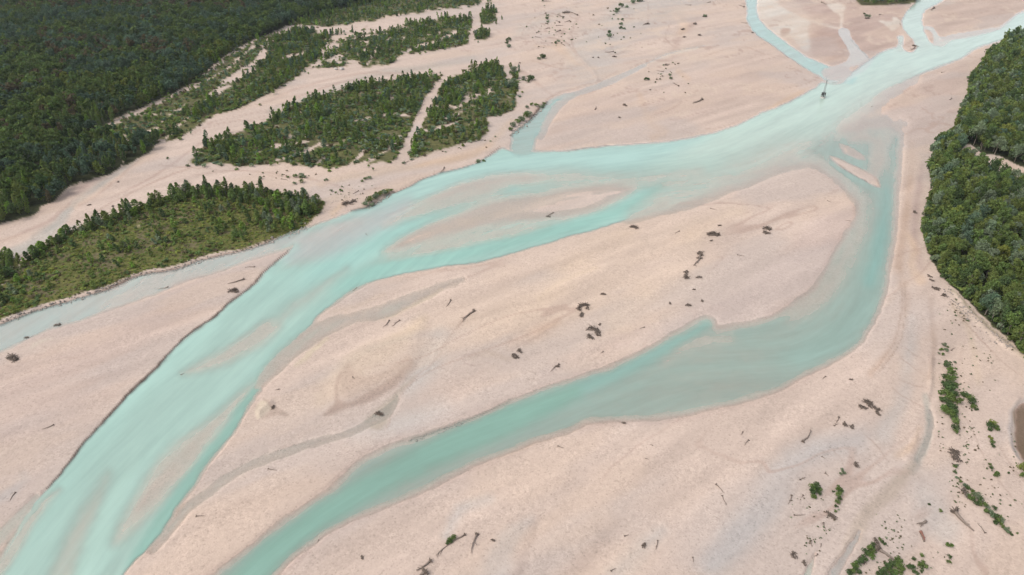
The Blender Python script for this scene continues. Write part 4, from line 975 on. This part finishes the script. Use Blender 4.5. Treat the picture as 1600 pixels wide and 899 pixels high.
def biggest(d, unit_size, limit, must=None):
    px, py = d['px'], d['py']
    vis = (px > -4) & (px < 1606) & (py > 4) & (py < 908)
    a = scale_at(py) * d['s'].astype(float) * unit_size * np.maximum(d['h'].astype(float), 0.3) ** 0.5
    a = np.where(vis, a, -1)
    if must is not None: a = np.where(must & vis, a + 1000, a)
    o = np.argsort(-a)[:limit]; m = np.zeros(len(px), bool); m[o[a[o] > 0]] = True
    return m
def size_word(h, lo, hi, a, b, c): return a if h < lo else (c if h > hi else b)
def grow(kind, cat, d, sel, protos, sizes, words, group):
    items = []
    for i in np.flatnonzero(sel):
        c = tint_of(d['t'][i:i + 1], 0, 0)[0]
        col = (c[0], c[1], c[2], 1)
        s, h = float(d['s'][i]), float(d['h'][i])
        pr = protos[int(d['f'][i])]
        loc = (d['X'][i], d['Y'][i], d['Z'][i])
        if isinstance(pr, tuple):
            r = link(bpy.data.objects.new(kind, None)); r.empty_display_size = 0.5
            crown = link(bpy.data.objects.new('crown', pr[0]), r); crown.color = col
            link(bpy.data.objects.new('trunk', pr[1]), r)
        else:
            r = link(bpy.data.objects.new(kind, pr)); r.color = col
        r.location = loc; r.rotation_euler = (0, 0, d['rot'][i]); r.scale = (s, s, h)
        tag(r, None, cat, group)
        items.append((r, '%s %s %s %s' % (size_word(h, sizes[0], sizes[1], *sizes[2:]), TN[int(d['t'][i])], words, d['w'][i]), d['px'][i], d['py'][i]))
    single_out(items)
D = broad.d; B1 = biggest(D, 3.2, 300)
grow('broadleaf_tree', 'tree', D, B1, BROAD, (0.75, 1.05, 'small', 'medium', 'large'), 'tree', 'broadleaf trees of the right bank forest')
FL = rest_lists(D, ~B1, BROAD_LO) + rest_lists(wood.d, wood.d['f'] < 50, BROAD_LO, 0, 0.72) + rest_lists(wood.d, wood.d['f'] >= 50, UPR_LO, 100, 0.8)
D = upr.d; U1 = biggest(D, 3.0, 300)
grow('young_tree', 'tree', D, U1, UPR, (0.5, 0.85, 'short', 'medium', 'tall'), 'upright tree', 'slender upright trees of the left bank')
FL += rest_lists(D, ~U1, UPR_LO)
stuff_mesh('forest', FL, M_LEAFS, 'dense dark mixed wood spreading away from the river')
D = shr.d; must = np.zeros(len(D['X']), bool)
iB = np.array([w_ in {b[4] for b in BUSH} for w_ in D['w']]); S1 = biggest(D, 1.0, 300, iB)
grow('shrub', 'shrub', D, S1, SHR, (0.7, 1.1, 'low', 'rounded', 'big'), 'shrub', 'shrubs on the gravel and terraces')
stuff_mesh('scrub', rest_lists(D, ~S1, SHR_LO, 0, 1.18), M_LEAFS, 'low mixed scrub covering the gravel terraces')
print('plants', len(broad.d['X']), len(wood.d['X']), len(upr.d['X']), len(shr.d['X']), NB)

# ------------------------------------------------------------------ driftwood, mast, stones
M_WOOD = mat_bark('weathered wood', (0.12, 0.09, 0.07), (0.26, 0.21, 0.175))
M_WOODD = mat_bark('wet dark wood', (0.075, 0.055, 0.042), (0.17, 0.135, 0.11))
M_WOODR = mat_bark('rusty red wood', (0.15, 0.065, 0.045), (0.25, 0.13, 0.10))
def log_parts(L, r0, bend, seed, root=True, forks=2):
    """a stranded trunk along +X from its root end; returns trunk and root plate"""
    r = np.random.default_rng(seed)
    t = np.linspace(0, 1, 9)
    P = np.stack([t * L, bend * L * np.sin(t * math.pi) + r.normal(0, 0.012 * L, 9), 0.9 * r0 + 0.15 * r0 * r.random(9)], 1)
    parts = [tube(P, r0 * (1.05 - 0.75 * t) * r.uniform(0.9, 1.1, 9), 7)]
    for _ in range(forks):
        k = r.integers(3, 8); s = r.choice([-1, 1]); l = L * r.uniform(0.10, 0.28); a = r.uniform(0.4, 0.9)
        Q = [P[k] + np.array([math.cos(a) * l * q, s * math.sin(a) * l * q, r0 * 0.6 * q]) for q in (0, 0.5, 1)]
        parts.append(tube(Q, [r0 * 0.42, r0 * 0.3, r0 * 0.12], 5))
    tr = join(parts)
    if not root: return tr, None
    parts = []; R = r0 * r.uniform(2.2, 3.2)
    for k in range(13):
        a = k / 13 * 6.28 + r.normal(0, 0.2); l = R * r.uniform(0.6, 1.15)
        Q = [np.array([0.1 * L * 0.2, 0, r0 * 1.1]), np.array([-r0 * r.uniform(0.2, 1.2), math.cos(a) * l * 0.6, max(r0 * 1.1 + math.sin(a) * l * 0.6, 0.05)]),
             np.array([-r0 * r.uniform(0.2, 2.2), math.cos(a) * l, max(r0 * 1.1 + math.sin(a) * l, 0.03)])]
        parts.append(tube(Q, [r0 * 0.75, r0 * 0.42, r0 * 0.14], 5))
    return tr, join(parts)
def brush(rx, ry, h, n, seed, th):
    """tangle of broken branches on an oval of ground"""
    r = np.random.default_rng(seed); parts = []
    for _ in range(n):
        u = r.uniform(-0.9, 0.9); c = np.array([u * rx * 0.8, ry * ((0.45 - 1.1 * u * u) * 0.9 + r.normal() * 0.22), 0]); c[2] = h * max(0.0, 1 - (c[0] / rx) ** 2 - (c[1] / ry) ** 2) * r.random() + 0.05
        a = r.normal(0, 0.7) + (0 if r.random() < 0.7 else 1.5); l = rx * r.uniform(0.2, 0.55)
        d = np.array([math.cos(a) * l, math.sin(a) * l, r.normal() * h * 0.35])
        Q = np.stack([c - d, c + r.normal(0, 0.12, 3) * l, c + d]); Q[:, 2] = np.maximum(Q[:, 2], 0.02)
        k = th * r.uniform(0.5, 1.3)
        parts.append(tube(Q, [k, k * 0.8, k * 0.3], 5))
    return join(parts)
def region(x, y):
    if x < 330 and y < 405: return 'on the dry channels above the island'
    if y < 60 and x > 1165: return 'among the far pale braids'
    if y < 232 and x < 1260: return 'on the upper gravel plain' if x > 960 else 'on the gravel plain near the scrub'
    if x > 1420 and y < 440 : return 'on the bank strip below the forest'
    if x > 1300 and y < 235: return 'on the far side bar by the main river'
    if x < 560 and y < 350: return 'on the gravel by the river bend'
    if x < 470 and y > 395 and y < 560 and x < 300 + (460 - y): return 'beside the shallow left arm'
    if y < 345 and x < 1000: return 'stranded on a submerged bar'
    if x < 200: return 'on the broad bar left of the main channel'
    if x > 1440 and y < 560: return 'on the stony forest bank'
    if x > 1210 and y > 560: return 'among the foreground bushes' if y > 720 else 'on the gravel near the bush column'
    if y > 640 and x > 470: return 'on the bare foreground gravel'
    if x < 470: return 'on the bar beside the main channel'
    return 'on the central gravel bar' if x > 690 else 'on the sandy end of the central bar'
ITEMS = []
def place_log(x0, y0, x1, y1, r0=None, bend=0.05, mat=None, root=True, forks=2, word=None):
    (X0, X1), (Y0, Y1) = gp([x0, x1], [y0, y1])
    L = math.hypot(X1 - X0, Y1 - Y0); a = math.atan2(Y1 - Y0, X1 - X0)
    r0 = r0 or np.clip(L * 0.042, 0.11, 0.5)
    i = len(ITEMS); mat = mat or M_WOOD
    t = link(bpy.data.objects.new('driftwood_log', None)); t.location = (X0, Y0, max(ground_z(X0, Y0)[0][0], -0.1)); t.rotation_euler = (0, 0, a)
    tr, rp = log_parts(L, r0, bend * (1 if i % 2 else -1), 300 + i, root, forks)
    link(bpy.data.objects.new('trunk', poly_mesh('trunk', *tr, mat, True)), t)
    if rp: link(bpy.data.objects.new('root_plate', poly_mesh('root_plate', *rp, M_WOODD, True)), t)
    size = 'long' if L > 5.5 else ('short' if L < 2.6 else 'medium')
    tag(t, None, 'driftwood', 'driftwood logs stranded on the gravel')
    w_ = word or ('%s %s driftwood trunk' % (size, 'rooted' if root else 'rootless'))
    ITEMS.append((t, w_ + ' ' + region(x0, y0), x0, y0))
def place_pile(x, y, w_, h_, ang=0.0, n=None, mat=None, word=None):
    X, Y = [float(v) for v in gp(x, y)]
    s = scale_at(y); rx = w_ / s / 2 * 1.15; ry = h_ / s / 2 / 0.62 * 1.05
    if ry > rx: rx, ry, ang = ry, rx, ang + math.pi / 2
    i = len(ITEMS); mat = mat or M_WOODD
    t = link(bpy.data.objects.new('driftwood_pile', None)); t.location = (X, Y, max(float(ground_z(X, Y)[0][0]), -0.1)); t.rotation_euler = (0, 0, ang)
    n = n or int(np.clip(16 + rx * 10, 18, 60))
    link(bpy.data.objects.new('brushwood', poly_mesh('brushwood', *brush(rx, max(ry, rx * 0.35), min(0.9, 0.45 * rx), n, 500 + i, np.clip(0.055 * rx, 0.06, 0.13)), mat, True)), t)
    tr, rp = log_parts(rx * 1.7, np.clip(rx * 0.1, 0.12, 0.32), 0.1, 700 + i)
    for nm, g in (('trunk', tr), ('root_plate', rp)):
        o = link(bpy.data.objects.new(nm, poly_mesh(nm, *g, M_WOODD, True)), t); o.location = (rx * 0.7, ry * 0.1, 0.1); o.rotation_euler = (0, 0, math.pi + 0.3)
    size = 'large' if rx > 2.2 else ('small' if rx < 1.1 else 'medium')
    tag(t, None, 'driftwood', 'driftwood piles stranded on the gravel')
    ITEMS.append((t, (word or '%s tangled driftwood pile' % size) + ' ' + region(x, y), x, y))
LOGS = [(902,25,884,18),(880,28,870,23),(890,34,882,36),(869,41,880,41),(874,36,868,33),(838,52,845,50),(875,49,868,52),(837,59,846,60),(882,72,876,69),(856,45,850,47),
 (1045,102,1038,100),(1036,113,1026,111),(1060,136,1051,131),(1096,157,1082,163),(1012,38,1004,41),(958,82,945,83),(930,172,931,167),(1167,37,1158,36),(1162,12,1154,9),(1079,9,1070,8),(1110,4,1104,6),
 (381,438,356,445),(398,419,383,420),(262,449,245,452),(283,586,288,583),(84,666,66,673),(24,771,16,783),(308,809,322,809),(420,734,433,736),
 (694,264,688,271),(864,333,855,339),(1110,328,1118,330),(1152,400,1163,402),(1293,315,1299,318),(1328,346,1320,345),(1094,401,1083,417),(1061,363,1054,367),
 (608,503,598,513),(624,502,614,511),(704,470,697,480),(740,488,722,505),(557,450,551,455),(552,593,555,596),(436,610,430,611),(873,572,860,583),(942,551,938,554),(1006,515,999,517),
 (1008,718,1014,720),(872,699,880,702),(1119,759,1131,773),(1128,777,1135,791),(1027,847,1024,861),(976,839,982,837),(955,894,962,890),(1169,690,1163,698),(1160,677,1157,681),(1020,698,1015,696),(1082,873,1083,880),
 (745,838,736,867),(498,843,496,848),(1289,590,1285,594),(1310,654,1304,664),(1254,692,1267,675),(1236,777,1231,790),(1241,807,1258,806),(1250,752,1258,748),(1284,716,1289,719),(1289,742,1294,746),(1286,820,1291,833),(1292,811,1296,803),(1266,848,1268,857),(1282,852,1281,858),(1254,776,1252,780),(1276,869,1272,872),
 (1538,834,1526,819),(1443,847,1437,833),(1488,727,1500,727),(1303,667,1310,664),(1331,671,1325,666),(1486,549,1492,545),(1484,157,1486,153),(1471,114,1477,113),(1362,167,1364,165),(1429,75,1424,79),(1459,14,1455,18),(1284,5,1290,8),(1300,130,1305,129),(632,256,640,253),(572,366,575,368),(440,281,450,283),(560,300,552,305)]
for q in LOGS:
    small = abs(q[0] - q[2]) + abs(q[1] - q[3]) < 10
    place_log(*q, root=not (len(ITEMS) % 3 == 2 and small), forks=1 if small else 2)
place_log(1372,862,1407,887, r0=0.34, word='long dead trunk half buried with pale bark')
place_log(1491,803,1520,833, r0=0.42, word='thick long driftwood trunk with broad root plate')
place_log(1446,817,1431,821, r0=0.28, root=False, word='forked driftwood branch'); place_log(1446,818,1437,826, r0=0.2, root=False, word='thin curved driftwood branch')
place_log(1437,833,1443,847, r0=0.32, mat=M_WOODR, root=False, forks=1, word='reddish peeled driftwood stump')
place_log(726,837,681,869, r0=0.17, forks=4, word='long uprooted tree with dark root plate')
place_log(672,879,651,894, r0=0.24, forks=3, word='half buried uprooted tree'); place_log(663,897,655,903, r0=0.4, word='stump at the very near edge')
PILES = [(884,21,14,5),(1067,47,5,6),(1069,59,5,4),(1093,56,7,5),(1101,27,7,4),(960,90,7,4),(927,91,4,3),(935,91,4,3),(976,166,5,6),(968,185,4,4),(1016,142,3,3),(1011,39,8,4),(1086,38,5,7),(1041,103,5,4),(1176,52,3,3),(1355,30,7,4),(1375,24,4,2),(1429,73,7,6),
 (366,457,16,8),(543,320,16,9),(553,316,10,7),(41,528,7,4),(90,508,10,3),(21,561,22,5),(140,322,6,3),(177,324,4,3),(185,285,4,3),
 (991,357,13,6),(1114,368,20,9),(1111,378,5,3),(1094,398,11,8),(1093,405,9,6),(1072,427,8,7),(1072,434,8,9),(1092,435,9,5),(1198,359,14,8),(1197,365,9,8),(1124,354,6,3),(1097,472,3,4),(1047,476,4,3),(1075,479,10,5),(1084,454,4,2),
 (912,479,15,6),(905,484,5,9),(918,484,7,5),(909,494,9,8),(942,462,9,4),(926,516,18,6),(934,523,9,10),(922,528,12,9),(937,509,4,3),(812,550,9,7),(805,559,12,9),(870,575,8,5),
 (974,662,6,4),(1006,855,8,6),(566,874,4,4),(770,846,6,3),(1355,630,14,7),(1360,636,12,9),(1347,638,9,9),(1370,643,12,7),(1372,650,4,5),(1320,665,9,7),(1331,669,7,6),(1329,594,5,3),
 (1337,729,9,8),(1240,870,10,9),(1256,882,6,6),(1452,433,8,6),(1455,440,5,5),(1461,453,8,8),(1475,464,10,7),(1489,708,16,9),(1492,716,15,14),(1297,808,5,12),(1368,848,9,8),(1372,858,8,7),(1505,769,7,9),(1510,777,7,8),(1345,879,6,10),(1429,333,4,6),(812,100,4,3),(857,339,7,4),(593,647,14,4),(427,638,6,6)]
for q in PILES: place_pile(*q, ang=rng.uniform(-0.7, 0.7))
single_out(ITEMS)

# ---- steel mast standing in the river
def flat_mat(name, c, rough=0.7, metal=0.0):
    t = NT(name); n = t.n('TexNoise', {'Scale': 3.0, 'Detail': 5.0}).outputs['Fac']
    k = t.n('MapRange', {0: n, 1: 0.3, 2: 0.7, 3: 0.75, 4: 1.2}).outputs[0]
    return t.end(t.n('BsdfPrincipled', {'Base Color': t.mix('MULTIPLY', 1.0, c + (1,), t.n('CombineColor', {0: k, 1: k, 2: k}).outputs[0]), 'Roughness': rough, 'Metallic': metal}).outputs[0])
M_CONC, M_STEEL, M_DARK = flat_mat('stained concrete', (0.42, 0.40, 0.36)), flat_mat('galvanised steel', (0.34, 0.36, 0.34), 0.5, 0.3), flat_mat('dark weathered steel', (0.045, 0.043, 0.040))
def box(x0, x1, y0, y1, z0, z1):
    V = [(x, y, z) for z in (z0, z1) for x, y in ((x0, y0), (x1, y0), (x1, y1), (x0, y1))]
    return np.array(V, float), np.array([(3, 2, 1, 0), (4, 5, 6, 7), (0, 1, 5, 4), (1, 2, 6, 5), (2, 3, 7, 6), (3, 0, 4, 7)])
def bar(a, b, r): return tube([a, b], [r, r], 6)
X, Y = [float(v) for v in gp(1285.5, 153.0)]
mast = tag(link(bpy.data.objects.new('lattice_mast', None)), 'grey lattice mast on a round concrete footing standing in the river', 'mast')
mast.location = (X, Y, 0); mast.rotation_euler = (0, 0, 0.3)
th = np.linspace(0, 2 * math.pi, 25)[:-1]
ring = [np.stack([np.cos(th) * r, np.sin(th) * r, np.full(24, z)], 1) for r, z in ((1.5, -0.6), (1.45, 0.55), (1.15, 0.62), (1.1, 0.35))]
V = np.concatenate(ring + [np.array([[0, 0, 0.35]])]); F = [(k * 24 + i, k * 24 + (i + 1) % 24, (k + 1) * 24 + (i + 1) % 24, (k + 1) * 24 + i) for k in range(3) for i in range(24)] + [(72 + i, 72 + (i + 1) % 24, 96, 96) for i in range(24)]
link(bpy.data.objects.new('footing', poly_mesh('footing', V, F, M_CONC)), mast)
for sx in (-1, 1):
    for sy in (-1, 1):
        link(bpy.data.objects.new('leg', poly_mesh('leg', *bar((sx * 0.85, sy * 0.75, 0.3), (sx * 0.8, sy * 0.7, 1.6), 0.11), M_DARK)), mast)
cab = link(bpy.data.objects.new('equipment_cabin', poly_mesh('equipment_cabin', *join([box(-1.1, 1.1, -0.95, 0.95, 1.55, 1.68), box(-0.95, 0.95, -0.8, 0.8, 1.68, 3.2), box(-1.05, 1.05, -0.9, 0.9, 3.2, 3.3)]), M_DARK)), mast)
link(bpy.data.objects.new('door', poly_mesh('door', *box(-0.3, 0.3, -0.84, -0.803, 1.75, 3.0), M_STEEL)), cab)
def lattice(z0, z1, w0, w1, nb):
    parts = []; zs = np.linspace(z0, z1, nb + 1); ws = np.linspace(w0, w1, nb + 1)
    c = [(-1, -1), (1, -1), (1, 1), (-1, 1)]
    for sx, sy in c: parts.append(bar((sx * w0, sy * w0, z0), (sx * w1, sy * w1, z1), 0.055))
    for k in range(nb):
        for i in range(4):
            a, b = c[i], c[(i + 1) % 4]
            if k % 2: a, b = b, a
            parts.append(bar((a[0] * ws[k], a[1] * ws[k], zs[k]), (b[0] * ws[k + 1], b[1] * ws[k + 1], zs[k + 1]), 0.035))
            parts.append(bar((a[0] * ws[k], a[1] * ws[k], zs[k]), (b[0] * ws[k], b[1] * ws[k], zs[k]), 0.03))
    return join(parts)
link(bpy.data.objects.new('lattice_column', poly_mesh('lattice_column', *lattice(3.3, 11.0, 0.42, 0.3, 12), M_STEEL)), mast)
link(bpy.data.objects.new('crossarm', poly_mesh('crossarm', *join([bar((-0.9, 0, 11.05), (0.9, 0, 11.05), 0.08), bar((-0.45, 0, 10.2), (-0.9, 0, 11.0), 0.05), bar((0.45, 0, 10.2), (0.9, 0, 11.0), 0.05)]), M_STEEL)), mast)
for sx in (-0.85, 0.85):
    link(bpy.data.objects.new('antenna', poly_mesh('antenna', *join([bar((sx, 0, 11.1), (sx * 1.1, 0, 13.9), 0.07), bar((sx - 0.25, 0, 13.2), (sx + 0.35, 0, 13.5), 0.04)]), M_STEEL)), mast)

# ---- stones: two pale boulders and the rubble of the banks
M_ROCK = flat_mat('pale limestone', (0.40, 0.36, 0.32), 0.9)
M_RUBB = flat_mat('bank rubble', (0.26, 0.22, 0.19), 0.95)
def rock(seed, n=10):
    import bmesh
    r = np.random.default_rng(seed); bm = bmesh.new(); bmesh.ops.create_icosphere(bm, subdivisions=2, radius=1)
    V = np.array([v.co[:] for v in bm.verts]); F = np.array([[v.index for v in f.verts] for f in bm.faces]); bm.free()
    for _ in range(n):
        d = unit(r.normal(size=3)); h = r.uniform(0.55, 0.85); k = V @ d
        V = V - np.clip(k - h, 0, None)[:, None] * d * 0.85
    return V * r.uniform(0.75, 1.25, 3), np.concatenate([F, F[:, 2:]], 1)
for i, (x, y, r_, lb) in enumerate(((534, 110, 2.0, 'large pale boulder at the foot of the scrub terrace'), (525, 110, 1.4, 'smaller pale boulder beside the large one'))):
    X, Y = [float(v) for v in gp(x, y)]
    o = link(bpy.data.objects.new('boulder', poly_mesh('boulder', *rock(900 + i), M_ROCK, True))); o.location = (X, Y, float(ground_z(X, Y)[0][0]) + r_ * 0.25); o.scale = (r_, r_, r_ * 0.75); o.rotation_euler = (0, 0, i)
    tag(o, lb, 'boulder', 'pale boulders by the terrace')
def rubble_line(P, n, off, lo, hi):
    Q = smooth_line(np.array(P, float), False, 6); k = rng.random(n) * (len(Q) - 1); i = k.astype(int); f = (k - i)[:, None]
    c = Q[i] * (1 - f) + Q[np.minimum(i + 1, len(Q) - 1)] * f
    c = c + rng.normal(0, off, (n, 2)); X, Y = gp(c[:, 0], c[:, 1])
    return X, Y, rng.uniform(lo, hi, n) * rng.uniform(0.6, 1.4, n)
RX, RY, RS = [], [], []
for P, n, off, lo, hi in (([(0,507),(50,487),(95,474),(140,461),(172,450),(217,431),(275,420),(325,404),(400,386),(432,374),(462,363),(480,355)], 420, 1.8, 0.15, 0.42),
                          ([(798,212),(812,200),(827,190),(842,174),(854,160)], 110, 1.6, 0.2, 0.6), ([(575,326),(592,317),(612,304)], 60, 1.5, 0.2, 0.45),
                          ([(1478,452),(1500,482),(1525,504),(1555,528),(1580,545)], 160, 4.0, 0.15, 0.4), ([(640,690),(680,676),(725,661)], 50, 2.0, 0.1, 0.25), ([(500,335),(530,318),(560,310)], 60, 8.0, 0.12, 0.3)):
    a, b, c = rubble_line(P, n, off, lo, hi); RX.append(a); RY.append(b); RS.append(c)
RX, RY, RS = np.concatenate(RX), np.concatenate(RY), np.concatenate(RS)
RZ = np.maximum(ground_z(RX, RY)[0], -0.05); prot = [rock(950 + i) for i in range(5)]; lists = []
for i, p_ in enumerate(prot):
    k = np.arange(len(RX)) % 5 == i
    lists.append((p_, RX[k], RY[k], RZ[k], rng.uniform(0, 6, k.sum()), RS[k], RS[k] * 0.8, np.full((k.sum(), 3), 0.3)))
stuff_mesh('rubble', lists, M_RUBB, 'broken stones along the cut banks')

# ---- thin air over the valley
t = NT('valley haze'); t.t.nodes.remove(t.out); t.out = t.t.nodes.new('ShaderNodeOutputMaterial')
pv = t.n('VolumePrincipled', {'Color': (0.82, 0.88, 0.95, 1), 'Density': 0.00005, 'Anisotropy': 0.2})
t.t.links.new(pv.outputs[0], t.out.inputs['Volume'])
hz = link(bpy.data.objects.new('haze', poly_mesh('haze', *box(-14000, 14000, -300, 12500, -3, 150), t.m)))
tag(hz, kind='stuff')

for o in bpy.data.objects:
    if 'label' in o and len(o['label'].replace(',', ' ').replace('-', ' ').split()) > 16: raise RuntimeError(o['label'])
